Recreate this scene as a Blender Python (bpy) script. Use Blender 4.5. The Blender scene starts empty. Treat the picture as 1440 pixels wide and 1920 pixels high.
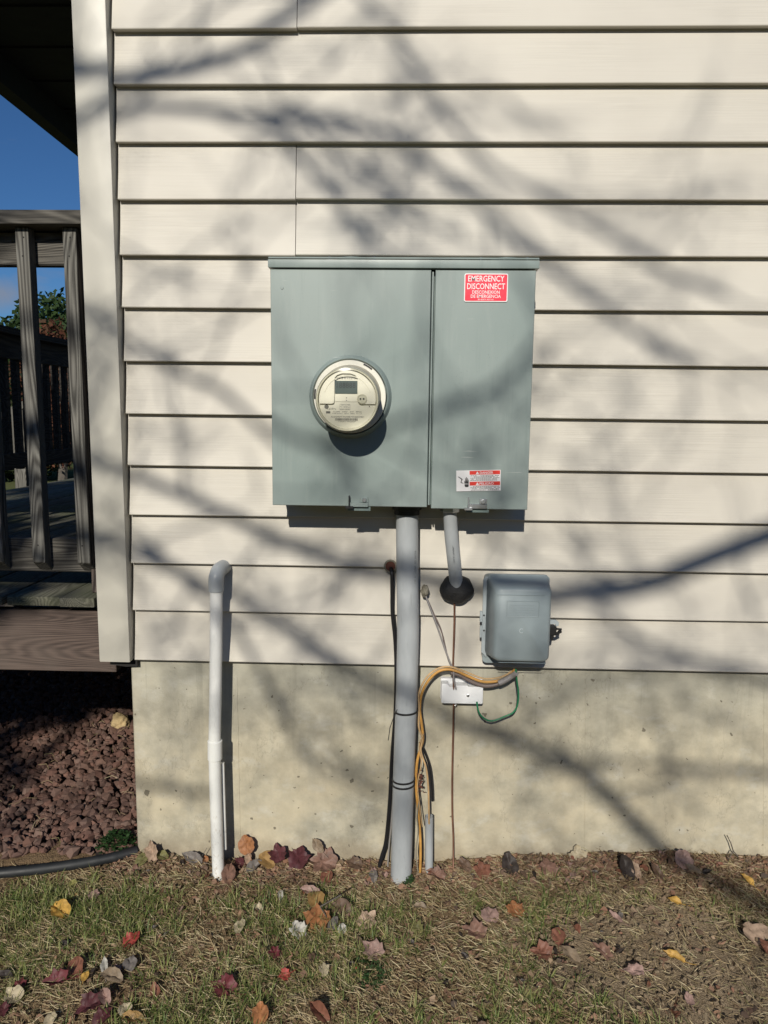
import bpy, bmesh, math, random
import numpy as np
from mathutils import Vector, Matrix, noise

S = bpy.context.scene
COL = S.collection
random.seed(7)

# ------------------------------------------------------------------ camera
FPX, PITCH, YAW, ROLL = 1335.37, .1308, .0285, .0108
CAM = Vector((0, -1.97, 1.27))
_F = Vector((-math.sin(YAW)*math.cos(PITCH), math.cos(YAW)*math.cos(PITCH), -math.sin(PITCH)))
_rt = Vector((math.cos(YAW), math.sin(YAW), 0)); _up = _rt.cross(_F)
_R = _rt*math.cos(ROLL) + _up*math.sin(ROLL)
_U = -_rt*math.sin(ROLL) + _up*math.cos(ROLL)
cd = bpy.data.cameras.new('camera'); cam = bpy.data.objects.new('camera', cd); COL.objects.link(cam)
cd.sensor_fit = 'HORIZONTAL'; cd.sensor_width = 36; cd.lens = 36*FPX/1440
cd.clip_start = .05; cd.clip_end = 800
cam.matrix_world = Matrix(((_R.x, _U.x, -_F.x, CAM.x), (_R.y, _U.y, -_F.y, CAM.y), (_R.z, _U.z, -_F.z, CAM.z), (0, 0, 0, 1)))
S.camera = cam

def at(u, v, Y=0.0):
    k = _R*(u-720)/FPX - _U*(v-960)/FPX + _F
    return CAM + k*((Y-CAM.y)/k.y)
def atz(u, v, Z=0.0):
    k = _R*(u-720)/FPX - _U*(v-960)/FPX + _F
    return CAM + k*((Z-CAM.z)/k.z)

# ------------------------------------------------------------------ light
SUN = Vector((-.13, -1.0, .55))            # towards the sun, per metre away from the wall
SE = math.atan2(SUN.z, math.hypot(SUN.x, SUN.y))
w = bpy.data.worlds.new('World'); S.world = w; w.use_nodes = True
nt = w.node_tree; nt.nodes.clear()
sky = nt.nodes.new('ShaderNodeTexSky'); sky.sky_type = 'NISHITA'; sky.sun_disc = False
sky.sun_elevation = SE; sky.sun_rotation = math.atan2(SUN.x, SUN.y) % (2*math.pi)
sky.altitude = 300; sky.air_density = 1.0; sky.dust_density = .1; sky.ozone_density = 4.0
bg = nt.nodes.new('ShaderNodeBackground'); bg.inputs['Strength'].default_value = .05
wo = nt.nodes.new('ShaderNodeOutputWorld')
tcw = nt.nodes.new('ShaderNodeTexCoord'); mp = nt.nodes.new('ShaderNodeMapping'); mp.inputs['Scale'].default_value = (3, 3, 9)
ns = nt.nodes.new('ShaderNodeTexNoise'); ns.inputs['Scale'].default_value = 1.6; ns.inputs['Detail'].default_value = 6
rp = nt.nodes.new('ShaderNodeValToRGB'); rp.color_ramp.elements[0].position = .60; rp.color_ramp.elements[1].position = .78
rp.color_ramp.elements[1].color = (.6, .6, .6, 1)
mx = nt.nodes.new('ShaderNodeMixRGB'); mx.inputs[2].default_value = (6.2, 6.0, 6.3, 1)
nt.links.new(tcw.outputs['Generated'], mp.inputs[0]); nt.links.new(mp.outputs[0], ns.inputs['Vector'])
nt.links.new(ns.outputs['Fac'], rp.inputs[0]); cloud_dirs = [(_R*(u-720)/FPX-_U*(v-960)/FPX+_F).normalized() for u, v in ((4, 548), (-260, 520), (-520, 600), (1900, 500), (2300, 380))]
dn = nt.nodes.new('ShaderNodeTexNoise'); dn.inputs['Scale'].default_value = 22; dn.inputs['Detail'].default_value = 6; nt.links.new(tcw.outputs['Generated'], dn.inputs['Vector'])
acc = rp.outputs[0]
for cdv in cloud_dirs:
    dt = nt.nodes.new('ShaderNodeVectorMath'); dt.operation = 'DISTANCE'; nt.links.new(tcw.outputs['Generated'], dt.inputs[0]); dt.inputs[1].default_value = cdv
    ad = nt.nodes.new('ShaderNodeMath'); ad.operation = 'MULTIPLY_ADD'; nt.links.new(dn.outputs['Fac'], ad.inputs[0]); ad.inputs[1].default_value = .05; nt.links.new(dt.outputs['Value'], ad.inputs[2])
    mr = nt.nodes.new('ShaderNodeMapRange'); mr.inputs[1].default_value = .028; mr.inputs[2].default_value = .052; mr.inputs[3].default_value = .6; mr.inputs[4].default_value = 0; nt.links.new(ad.outputs[0], mr.inputs[0])
    mm = nt.nodes.new('ShaderNodeMath'); mm.operation = 'MAXIMUM'; nt.links.new(acc, mm.inputs[0]); nt.links.new(mr.outputs[0], mm.inputs[1]); acc = mm.outputs[0]
nt.links.new(acc, mx.inputs[0])
tint = nt.nodes.new('ShaderNodeMixRGB'); tint.blend_type = 'MULTIPLY'; tint.inputs[0].default_value = 1; tint.inputs[2].default_value = (.68, 1.08, 1.48, 1)
nt.links.new(sky.outputs[0], tint.inputs[1]); nt.links.new(tint.outputs[0], mx.inputs[1]); nt.links.new(mx.outputs[0], bg.inputs[0]); nt.links.new(bg.outputs[0], wo.inputs[0])
sl = bpy.data.lights.new('sun', 'SUN'); sl.energy = 5.0; sl.angle = math.radians(.5); sl.color = (1, .94, .83)
so = bpy.data.objects.new('sun', sl); COL.objects.link(so)
so.rotation_euler = SUN.to_track_quat('Z', 'Y').to_euler(); so.location = (-3, -20, 12)
S.view_settings.view_transform = 'Standard'; S.view_settings.look = 'None'
S.view_settings.exposure = -.22; S.view_settings.gamma = 1; S.view_settings.use_curve_mapping = False
S.cycles.max_bounces = 6; S.cycles.transparent_max_bounces = 12

# ------------------------------------------------------------------ materials
class G:
    """small node-graph helper"""
    def __init__(s, name):
        s.m = bpy.data.materials.new(name); s.m.use_nodes = True; s.t = s.m.node_tree
        s.b = s.t.nodes['Principled BSDF']
    def n(s, typ, **kw):
        o = s.t.nodes.new('ShaderNode'+typ)
        for k, v in kw.items(): setattr(o, k, v)
        return o
    def link(s, a, b): s.t.links.new(a, b)
    def setv(s, inp, v):
        if hasattr(v, 'is_output') or isinstance(v, bpy.types.NodeSocket): s.link(v, inp)
        else: inp.default_value = v
    def coord(s, scale=(1, 1, 1), kind='Object', rnd=False):
        tc = s.n('TexCoord'); mp = s.n('Mapping'); mp.inputs['Scale'].default_value = scale
        src = tc.outputs[kind]
        if rnd:
            oi = s.n('ObjectInfo'); a = s.n('VectorMath', operation='ADD'); m = s.n('VectorMath', operation='SCALE')
            cx = s.n('CombineXYZ')
            for i in range(3): s.link(oi.outputs['Random'], cx.inputs[i])
            s.link(cx.outputs[0], m.inputs[0]); m.inputs['Scale'].default_value = 37.0
            s.link(src, a.inputs[0]); s.link(m.outputs[0], a.inputs[1]); src = a.outputs[0]
        s.link(src, mp.inputs[0]); return mp.outputs[0]
    def noise(s, vec, scale=5, detail=4, rough=.55, dist=0):
        o = s.n('TexNoise'); o.inputs['Scale'].default_value = scale; o.inputs['Detail'].default_value = detail
        o.inputs['Roughness'].default_value = rough; o.inputs['Distortion'].default_value = dist
        s.link(vec, o.inputs['Vector']); return o.outputs['Fac']
    def ramp(s, fac, stops):
        o = s.n('ValToRGB'); cr = o.color_ramp
        while len(cr.elements) < len(stops): cr.elements.new(.5)
        for e, (p, c) in zip(cr.elements, stops):
            e.position = p; e.color = (c, c, c, 1) if isinstance(c, (int, float)) else (*c, 1)
        s.link(fac, o.inputs[0]); return o.outputs[0]
    def mix(s, f, a, b, typ='MIX'):
        o = s.n('MixRGB', blend_type=typ); s.setv(o.inputs[0], f)
        for i, v in ((1, a), (2, b)):
            if isinstance(v, tuple): v = (*v, 1) if len(v) == 3 else v
            s.setv(o.inputs[i], v)
        return o.outputs[0]
    def math(s, op, a, b=0.0, c=None):
        o = s.n('Math', operation=op); s.setv(o.inputs[0], a); s.setv(o.inputs[1], b)
        if c is not None: s.setv(o.inputs[2], c)
        return o.outputs[0]
    def bump(s, h, strength=.3, dist=.002, nrm=None):
        o = s.n('Bump'); o.inputs['Strength'].default_value = strength; o.inputs['Distance'].default_value = dist
        s.link(h, o.inputs['Height'])
        if nrm is not None: s.link(nrm, o.inputs['Normal'])
        return o.outputs[0]
    def out(s, col, rough=.5, nrm=None, metal=0, spec=.5):
        if isinstance(col, tuple): col = (*col, 1)
        s.setv(s.b.inputs['Base Color'], col); s.setv(s.b.inputs['Roughness'], rough)
        s.b.inputs['Metallic'].default_value = metal; s.b.inputs['Specular IOR Level'].default_value = spec
        if nrm is not None: s.link(nrm, s.b.inputs['Normal'])
        return s.m

def plain(name, col, rough=.5, metal=0, var=.12, scale=14, bump=.15, bdist=.001, spec=.5):
    g = G(name); c = g.coord(); n1 = g.noise(c, scale, 5); n2 = g.noise(c, scale*9, 3)
    lo = tuple(x*(1-var) for x in col); hi = tuple(min(1, x*(1+var)) for x in col)
    cc = g.ramp(n1, [(.3, lo), (.7, hi)])
    rr = g.ramp(n1, [(.3, max(.03, rough-.06)), (.7, min(1, rough+.08))])
    return g.out(cc, rr, g.bump(n2, bump, bdist), metal, spec)

def wood(name, axis, dark, light, ringn=26, tint=None, ringw=.5):
    g = G(name)
    sc = [9, 9, 9]; sc[axis] = .9; fs = [260, 260, 260]; fs[axis] = 5
    c1 = g.coord(tuple(sc), rnd=True); c2 = g.coord(tuple(fs), rnd=True); c3 = g.coord((6, 6, 6), rnd=True)
    base = g.noise(c1, 1.0, 1.5, .4, .3)
    ring = g.math('SINE', g.math('MULTIPLY', base, ringn*2*3.14159))
    ring = g.math('MULTIPLY_ADD', ring, .5, .5)
    fine = g.noise(c2, 1, 4, .6); blot = g.noise(c3, .6, 4)
    h = g.math('ADD', g.math('MULTIPLY', ring, ringw), g.math('MULTIPLY', fine, 1-ringw))
    col = g.ramp(h, [(.22, dark), (.50, tuple((a+b)/2 for a, b in zip(dark, light))), (.74, light)])
    if tint: col = g.mix(g.ramp(blot, [(.45, 0.), (.68, .75)]), col, tint)
    crack = g.ramp(fine, [(.24, .15), (.34, 1.)])
    col = g.mix(1.0, col, crack, 'MULTIPLY')
    return g.out(col, .78, g.bump(h, .7, .0022), 0, .25)

# weathered deck timber, one material per grain direction
M = {}
wd, wl = (.026, .024, .022), (.150, .139, .120)
M['wood_x'] = wood('weathered_wood_x', 0, wd, wl, 38, ringw=.30)
M['wood_y'] = wood('weathered_wood_y', 1, (.05, .048, .038), (.165, .16, .125), 40, (.085, .10, .045), .3)
M['wood_z'] = wood('weathered_wood_z', 2, wd, (.215, .208, .185), 44, ringw=.33)
M['wood_joist'] = wood('brown_wood_x', 0, (.036, .027, .024), (.150, .110, .092), 46, (.12, .095, .08), .22)
M['wood_brown_z'] = wood('brown_wood_z', 2, (.035, .028, .024), (.17, .135, .115), 24)
M['wood_dark'] = wood('shade_darkened_wood', 1, (.014, .012, .011), (.045, .040, .035), 16)  # darker copy of the deck timber; shade is put into its colour
M['porch_dark'] = plain('shade_dark_soffit', (.016, .014, .013), .8)  # near-black base colour holds the porch shade against floor bounce

# vinyl siding with an embossed wood grain
g = G('vinyl_siding'); c = g.coord((5, 60, 330), rnd=True); c2 = g.coord((1.5, 1.5, 4), rnd=True)
gr = g.noise(c, 1, 3, .6, .4); msk = g.ramp(g.noise(c2, 1.6, 2), [(.42, .15), (.62, 1.)])
st = g.noise(g.coord((2.2, 2, 2.2)), 1, 4, .6)
col = g.ramp(st, [(.3, (.535, .503, .442)), (.72, (.602, .570, .502))])
col = g.mix(g.math('MULTIPLY', msk, .16), col, g.ramp(gr, [(.38, (.38, .36, .31)), (.6, (.63, .60, .52))]))
M['siding'] = g.out(col, .5, g.bump(g.math('MULTIPLY', gr, msk), .5, .0012), 0, .4)
M['trim'] = plain('vinyl_corner_trim', (.54, .52, .455), .45, var=.05, scale=4, bump=.04)
M['dark_gap'] = plain('dark_gap', (.02, .019, .018), .9)

# poured concrete: cloudy stains, bug holes, faint vertical form marks
g = G('poured_concrete'); c = g.coord()
big = g.noise(c, 2.3, 5, .62); med = g.noise(c, 14, 5, .65); fin = g.noise(c, 160, 3, .6)
ver = g.noise(g.coord((26, 26, 1.2)), 1, 4, .6)
col = g.ramp(big, [(.34, (.30, .285, .215)), (.50, (.47, .415, .285)), (.66, (.50, .465, .36))])
col = g.mix(.55, col, g.ramp(med, [(.36, (.27, .25, .195)), (.64, (.56, .51, .39))]))
col = g.mix(g.ramp(ver, [(.52, 0.), (.75, .22)]), col, (.30, .30, .26))
sp = g.n('SeparateXYZ'); g.link(g.coord(), sp.inputs[0])
top = g.ramp(g.math('ADD', sp.outputs[2], g.math('MULTIPLY', g.math('SUBTRACT', med, .5), .16)), [(.42, 0.), (.60, .55)])
col = g.mix(top, col, (.385, .385, .33))
yel = g.math('MULTIPLY', g.ramp(g.noise(g.coord((1, 1, 1.6)), 4.5, 4, .6), [(.42, 0.), (.66, .5)]), g.ramp(sp.outputs[2], [(.25, 1.), (.45, 0.)]))
col = g.mix(yel, col, (.56, .475, .315))
pale = g.ramp(g.noise(g.coord((1.3, 1, 2)), 6, 5, .7), [(.55, 0.), (.72, .55)]); col = g.mix(.12, col, (.52, .52, .47)); col = g.mix(pale, col, (.56, .55, .49))
crk = g.math('ABSOLUTE', g.math('SUBTRACT', g.noise(g.coord((1, 1, .55)), 2.2, 7, .62), .5)); col = g.mix(g.ramp(crk, [(.0, .30), (.0035, 0.)]), col, (.22, .20, .16))
run = g.math('MULTIPLY', g.ramp(g.noise(g.coord((20, 20, .7)), 1, 5, .7), [(.56, 0.), (.66, .35)]), g.ramp(sp.outputs[2], [(.18, 0.), (.55, 1.)]))
col = g.mix(run, col, (.27, .26, .215))
bot = g.ramp(g.math('ADD', sp.outputs[2], g.math('MULTIPLY', g.math('SUBTRACT', med, .5), .12)), [(.0, .75), (.085, 0.)])
col = g.mix(bot, col, (.27, .225, .16))
vo = g.n('TexVoronoi', voronoi_dimensions='2D'); vo.inputs['Scale'].default_value = 13; vo.inputs['Randomness'].default_value = 1
wv = g.n('VectorMath', operation='ADD'); g.link(g.coord(), wv.inputs[0])
nv = g.n('TexNoise'); nv.inputs['Scale'].default_value = 60; g.link(g.coord(), nv.inputs['Vector'])
sc_ = g.n('VectorMath', operation='SCALE'); g.link(nv.outputs['Color'], sc_.inputs[0]); sc_.inputs['Scale'].default_value = .022
g.link(sc_.outputs[0], wv.inputs[1])
def flat2(v):
    a_ = g.n('SeparateXYZ'); b_ = g.n('CombineXYZ'); g.link(v, a_.inputs[0]); g.link(a_.outputs[0], b_.inputs[0]); g.link(a_.outputs[2], b_.inputs[1]); return b_.outputs[0]
g.link(flat2(wv.outputs[0]), vo.inputs['Vector'])
sel = g.n('SeparateColor'); g.link(vo.outputs['Color'], sel.inputs[0])
rad = g.math('MULTIPLY', g.math('POWER', sel.outputs[0], 14.0), .11)
hole = g.math('LESS_THAN', vo.outputs['Distance'], rad)
vo2 = g.n('TexVoronoi', voronoi_dimensions='2D'); vo2.inputs['Scale'].default_value = 50; g.link(flat2(wv.outputs[0]), vo2.inputs['Vector'])
sel2 = g.n('SeparateColor'); g.link(vo2.outputs['Color'], sel2.inputs[0])
hole2 = g.math('LESS_THAN', vo2.outputs['Distance'], g.math('MULTIPLY', g.math('POWER', sel2.outputs[1], 26.0), .16))
hh = g.math('MAXIMUM', hole, hole2)
col = g.mix(g.math('MULTIPLY', hh, .8), col, (.13, .115, .085))
hgt = g.math('SUBTRACT', g.math('ADD', g.math('MULTIPLY', med, .6), g.math('MULTIPLY', fin, .35)), g.math('MULTIPLY', hh, 1.4))
M['concrete'] = g.out(col, .88, g.bump(hgt, .6, .0028), 0, .2)

# painted steel of the meter cabinet: thin dirt film, faint scratches
g = G('grey_green_cabinet_paint'); c = g.coord()
n1 = g.noise(c, 3.2, 4, .5); n2 = g.noise(g.coord((60, 60, 9)), 1, 4, .6)
col = g.ramp(n1, [(.3, (.232, .288, .275)), (.7, (.270, .322, .308))])
col = g.mix(g.ramp(n2, [(.55, 0.), (.8, .26)]), col, (.35, .39, .37))
n5 = g.noise(g.coord((45, 45, 2.2)), 1, 5, .7); col = g.mix(g.ramp(n5, [(.56, 0.), (.72, .30)]), col, (.17, .22, .205))
n6 = g.noise(g.coord((9, 9, 160)), 1, 2, .5); n7 = g.noise(c, 5, 2); col = g.mix(g.math('MULTIPLY', g.ramp(n6, [(.70, 0.), (.74, .7)]), g.ramp(n7, [(.58, 0.), (.64, 1.)])), col, (.50, .53, .51))
n8 = g.noise(c, 300, 2, .5); col = g.mix(g.ramp(n8, [(.70, 0.), (.76, .5)]), col, (.12, .13, .11))
M['cab'] = g.out(col, g.ramp(n1, [(.3, .34), (.7, .46)]), g.bump(g.noise(c, 420, 2), .05, .0006), 0, .5)
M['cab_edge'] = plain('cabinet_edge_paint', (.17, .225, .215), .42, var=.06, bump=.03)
M['pvc_grey'] = plain('grey_pvc', (.37, .395, .41), .42, var=.07, scale=7, bump=.06)
# grey conduit: scuffed and stained
g = G('scuffed_grey_conduit'); n1 = g.noise(g.coord((14, 14, 4)), 1, 5, .65); n2 = g.noise(g.coord((90, 90, 14)), 1, 4, .7)
col = g.ramp(n1, [(.3, (.33, .355, .37)), (.7, (.45, .475, .49))]); col = g.mix(g.ramp(n2, [(.62, 0.), (.78, .5)]), col, (.20, .21, .22))
M['conduit'] = g.out(col, .45, g.bump(n2, .12, .0008), 0, .5)
g = G('white_pvc_pipe'); n1 = g.noise(g.coord((18, 18, 3)), 1, 5, .65); n2 = g.noise(g.coord((140, 140, 60)), 1, 3)
sp = g.n('SeparateXYZ'); g.link(g.coord(), sp.inputs[0])
col = g.ramp(n1, [(.3, (.70, .71, .68)), (.7, (.80, .80, .78))])
dirt = g.math('MULTIPLY', g.ramp(n2, [(.55, 0.), (.72, .8)]), g.ramp(sp.outputs[2], [(.02, 1.), (.25, .08)]))
col = g.mix(dirt, col, (.30, .23, .15))
M['pvc_white'] = g.out(col, .36, None, 0, .5)
M['box_plastic'] = plain('grey_moulded_plastic', (.265, .315, .330), .46, var=.07, scale=9, bump=.06)
M['box_flange'] = plain('pale_grey_plastic', (.38, .43, .45), .45, var=.06)
M['black'] = plain('black_plastic', (.018, .018, .019), .42)
M['putty'] = plain('black_duct_putty', (.020, .020, .021), .55, scale=40, bump=.6, bdist=.004)
M['putty_tan'] = plain('tan_caulk', (.24, .22, .17), .7, scale=60, bump=.6, bdist=.003)
M['cable_black'] = plain('black_cable', (.014, .014, .016), .33)
M['cable_orange'] = plain('orange_yellow_cable', (.50, .265, .065), .5, var=.3, scale=30)
M['cable_tan'] = plain('dusty_tan_cable', (.48, .32, .16), .6, var=.25, scale=40)
M['cable_grey'] = plain('grey_cable', (.27, .255, .25), .5)
M['cable_mauve'] = plain('brownish_grey_cable', (.16, .125, .115), .5)
M['cable_green'] = plain('green_wire', (.025, .21, .095), .35)
M['copper'] = plain('weathered_copper', (.21, .105, .07), .5, metal=.4, var=.25, scale=30)
M['steel'] = plain('zinc_steel', (.55, .56, .57), .32, metal=.9)
M['white_plastic'] = plain('white_plastic', (.78, .79, .80), .35, var=.03)
M['cream'] = plain('cream_meter_plastic', (.74, .725, .63), .42, var=.04, bump=.02)
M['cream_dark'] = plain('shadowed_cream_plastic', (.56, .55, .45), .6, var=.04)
M['meter_side'] = plain('smoky_polycarbonate_side', (.36, .34, .27), .30, var=.05, bump=.02)
M['lcd'] = plain('lcd_panel', (.105, .135, .135), .2, var=.03)
M['lcd_ink'] = plain('lcd_digits', (.035, .045, .05), .4)
M['ink'] = plain('black_print', (.03, .03, .032), .6)
M['ink_soft'] = plain('grey_print', (.13, .13, .12), .6)
M['red'] = plain('red_sticker', (.80, .018, .055), .38, var=.04)
M['red2'] = plain('danger_red', (.72, .045, .03), .4, var=.04)
M['sticker_white'] = plain('white_sticker', (.80, .79, .79), .4, var=.03)
M['rust'] = plain('rusty_hole_rim', (.13, .045, .03), .8)
M['rock'] = plain('tan_rock', (.44, .33, .17), .8, var=.3, scale=25, bump=.6, bdist=.004)
M['drain'] = plain('black_corrugated_pipe', (.015, .017, .019), .6)

gl = G('clear_cover_glass'); tr = gl.n('BsdfTransparent'); tr.inputs[0].default_value = (.97, .97, .95, 1)
gs = gl.n('BsdfGlossy'); gs.inputs['Roughness'].default_value = .16
fr = gl.n('Fresnel'); fr.inputs[0].default_value = 1.35; ms = gl.n('MixShader')
gl.link(fr.outputs[0], ms.inputs[0]); gl.link(tr.outputs[0], ms.inputs[1]); gl.link(gs.outputs[0], ms.inputs[2])
gl.link(ms.outputs[0], gl.t.nodes['Material Output'].inputs[0]); M['glass'] = gl.m

# ground materials
g = G('bare_soil'); c = g.coord(); n1 = g.noise(c, 3.5, 6, .65); n2 = g.noise(c, 45, 5, .7); n3 = g.noise(c, 260, 3, .6)
col = g.ramp(n1, [(.32, (.26, .195, .125)), (.55, (.39, .30, .20)), (.75, (.48, .375, .26))])
col = g.mix(.5, col, g.ramp(n2, [(.3, (.13, .10, .062)), (.7, (.40, .31, .21))]))
sp = g.n('SeparateXYZ'); g.link(g.coord(), sp.inputs[0])
dxx = g.math('POWER', g.math('DIVIDE', g.math('SUBTRACT', sp.outputs[0], .66), .42), 2.0); dyy = g.math('POWER', g.math('DIVIDE', g.math('ADD', sp.outputs[1], .36), .26), 2.0)
bare = g.ramp(g.math('ADD', g.math('ADD', dxx, dyy), g.math('MULTIPLY', g.math('SUBTRACT', n1, .5), 1.2)), [(.5, 1.), (1., 0.)])
col = g.mix(bare, g.mix(1.0, col, (.80, .72, .64), 'MULTIPLY'), col)
M['soil'] = g.out(col, .95, g.bump(g.math('ADD', g.math('MULTIPLY', n2, 1.6), g.math('MULTIPLY', n3, .7)), 1.0, .014), 0, .1)
g = G('far_lawn'); c = g.coord(); n1 = g.noise(c, .8, 6, .65); n2 = g.noise(c, 30, 4, .7)
col = g.mix(.5, g.ramp(n1, [(.3, (.06, .085, .028)), (.7, (.14, .15, .06))]), g.ramp(n2, [(.3, (.04, .06, .02)), (.7, (.15, .15, .07))]))
M['lawn_far'] = g.out(col, .95, g.bump(n2, .8, .02), 0, .1)
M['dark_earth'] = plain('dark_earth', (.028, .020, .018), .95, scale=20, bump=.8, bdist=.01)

def island(name, cols, rough=.7, trans=0., spec=.2):
    g = G(name); ge = g.n('NewGeometry')
    n = len(cols); st = [(i/(n-1) if n > 1 else 0, c) for i, c in enumerate(cols)]
    col = g.ramp(ge.outputs['Random Per Island'], st)
    nn = g.noise(g.coord(), 30, 4); col = g.mix(.25, col, g.ramp(nn, [(.3, (.03, .03, .02)), (.7, (.4, .36, .28))]), 'OVERLAY')
    m = g.out(col, rough, None, 0, spec)
    if trans:
        t = g.n('BsdfTranslucent'); g.link(col, t.inputs[0]); ms = g.n('MixShader'); ms.inputs[0].default_value = trans
        g.link(g.b.outputs[0], ms.inputs[1]); g.link(t.outputs[0], ms.inputs[2]); g.link(ms.outputs[0], g.t.nodes['Material Output'].inputs[0])
    return m
M['grass'] = island('green_grass', [(.075, .13, .03), (.15, .22, .055), (.28, .31, .10), (.42, .40, .18), (.11, .18, .05)], .5, .25, .3)
M['straw'] = island('dry_grass', [(.40, .31, .17), (.60, .50, .30), (.27, .195, .11), (.74, .65, .46), (.34, .34, .16), (.20, .14, .08), (.46, .35, .21)], .7, .15)
M['litter'] = island('leaf_crumbs', [(.26, .14, .09), (.38, .23, .16), (.15, .10, .075), (.48, .35, .24), (.22, .17, .12), (.30, .16, .11), (.10, .08, .065)], .75, .1)
M['gravel'] = island('dark_red_lava_rock', [(.145, .082, .068), (.21, .12, .095), (.11, .07, .06), (.20, .125, .10), (.13, .078, .066), (.22, .15, .125), (.10, .062, .054)], .9, 0, .1)
M['weed'] = island('weed_leaves', [(.030, .075, .022), (.045, .10, .030), (.06, .12, .045), (.025, .06, .02)], .5, .2, .3)
M['pine'] = island('pine_needles', [(.020, .045, .016), (.035, .07, .022), (.055, .10, .03), (.03, .055, .02)], .6, .2)
M['hedge'] = island('hedge_leaves', [(.012, .025, .010), (.03, .05, .018), (.07, .09, .04), (.02, .035, .015)], .6, .2)
M['red_bush'] = island('rust_red_leaves', [(.10, .035, .022), (.16, .065, .035), (.08, .05, .025), (.13, .05, .035)], .7, .2)
M['bark'] = plain('grey_bark', (.11, .095, .08), .9, scale=18, bump=.9, bdist=.01, var=.3)

# ------------------------------------------------------------------ mesh helpers
def tag(o, label=None, cat=None, group=None, kind=None):
    if label: o['label'] = label
    if cat: o['category'] = cat
    if group: o['group'] = group
    if kind: o['kind'] = kind
    return o
def thing(name, loc, label, cat, group=None):
    o = bpy.data.objects.new(name, None); o.location = loc; o.empty_display_size = .1; COL.objects.link(o)
    return tag(o, label, cat, group)
WORLD = {}
def wloc(o):
    v = Vector((0, 0, 0))
    while o is not None: v = v + Vector(o.location); o = o.parent
    return v
def mk(name, bm, mat, parent=None, bevel=0, smooth=False, segs=1, origin=None, ang=40):
    """bm is in world coordinates; it is shifted into its parent's frame"""
    if bevel: bmesh.ops.bevel(bm, geom=list(bm.edges), offset=bevel, segments=segs, affect='EDGES', profile=.6, clamp_overlap=True)
    bmesh.ops.recalc_face_normals(bm, faces=bm.faces)
    me = bpy.data.meshes.new(name); off = wloc(parent) if parent else Vector((0, 0, 0))
    lo = Vector(origin) if origin is not None else off
    bmesh.ops.translate(bm, vec=-lo, verts=bm.verts)
    bm.to_mesh(me); bm.free()
    if smooth:
        for p in me.polygons: p.use_smooth = True
        try: me.set_sharp_from_angle(angle=math.radians(ang))
        except Exception: pass
    me.materials.append(mat if not isinstance(mat, str) else M[mat])
    o = bpy.data.objects.new(name, me); COL.objects.link(o)
    o.parent = parent; o.location = lo-off
    return o
def box(x0, x1, y0, y1, z0, z1, bm=None):
    bm = bm or bmesh.new(); r = bmesh.ops.create_cube(bm, size=1)
    bmesh.ops.scale(bm, vec=(abs(x1-x0), abs(y1-y0), abs(z1-z0)), verts=r['verts'])
    bmesh.ops.translate(bm, vec=((x0+x1)/2, (y0+y1)/2, (z0+z1)/2), verts=r['verts'])
    return bm
def spline(pts, k=6):
    pts = [Vector(p) for p in pts]; out = []
    P = [pts[0]*2-pts[1]]+pts+[pts[-1]*2-pts[-2]]
    for i in range(1, len(P)-2):
        for j in range(k):
            t = j/k; a, b, c, d = P[i-1:i+3]
            out.append(.5*((2*b)+(c-a)*t+(2*a-5*b+4*c-d)*t*t+(3*b-a-3*c+d)*t**3))
    out.append(pts[-1]); return out
def tube(pts, rad, n=10, bm=None, cap=True, k=0):
    bm = bm or bmesh.new()
    if k:
        m = len(pts); sp = spline(pts, k)
        if isinstance(rad, (list, tuple)):
            rr = []
            for i in range(len(sp)):
                f = i/(len(sp)-1)*(m-1); a = min(int(f), m-2); rr.append(rad[a]*(1-(f-a))+rad[a+1]*(f-a))
            rad = rr
        pts = sp
    pts = [Vector(p) for p in pts]
    if not isinstance(rad, (list, tuple)): rad = [rad]*len(pts)
    t0 = (pts[1]-pts[0]).normalized(); u = t0.orthogonal().normalized(); rings = []
    for i, p in enumerate(pts):
        t = (pts[min(i+1, len(pts)-1)]-pts[max(i-1, 0)])
        t = t.normalized() if t.length > 1e-9 else t0
        u = (u-t*u.dot(t)).normalized(); v = t.cross(u)
        rings.append([bm.verts.new(p+(u*math.cos(a)+v*math.sin(a))*rad[i]) for a in [2*math.pi*j/n for j in range(n)]])
    for a, b in zip(rings, rings[1:]):
        for j in range(n): bm.faces.new((a[j], a[(j+1) % n], b[(j+1) % n], b[j]))
    if cap: bm.faces.new(rings[0][::-1]); bm.faces.new(rings[-1])
    return bm
def lathe(prof, c, n=48, bm=None, cap=True):
    """profile of (radius, y) about an axis parallel to Y through c=(x,z)"""
    bm = bm or bmesh.new(); rings = []
    for r, y in prof:
        rings.append([bm.verts.new((c[0]+r*math.cos(a), y, c[1]+r*math.sin(a))) for a in [2*math.pi*j/n for j in range(n)]])
    for a, b in zip(rings, rings[1:]):
        for j in range(n): bm.faces.new((a[j], a[(j+1) % n], b[(j+1) % n], b[j]))
    if cap: bm.faces.new(rings[0]); bm.faces.new(rings[-1][::-1])
    return bm
def poly(pts, y0, y1, bm=None):
    """extrude an (x,z) outline from y0 (front) to y1"""
    bm = bm or bmesh.new()
    a = [bm.verts.new((p[0], y0, p[1])) for p in pts]; b = [bm.verts.new((p[0], y1, p[1])) for p in pts]
    bm.faces.new(a); bm.faces.new(b[::-1]); n = len(pts)
    for i in range(n): bm.faces.new((a[i], a[(i+1) % n], b[(i+1) % n], b[i]))
    return bm
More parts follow.
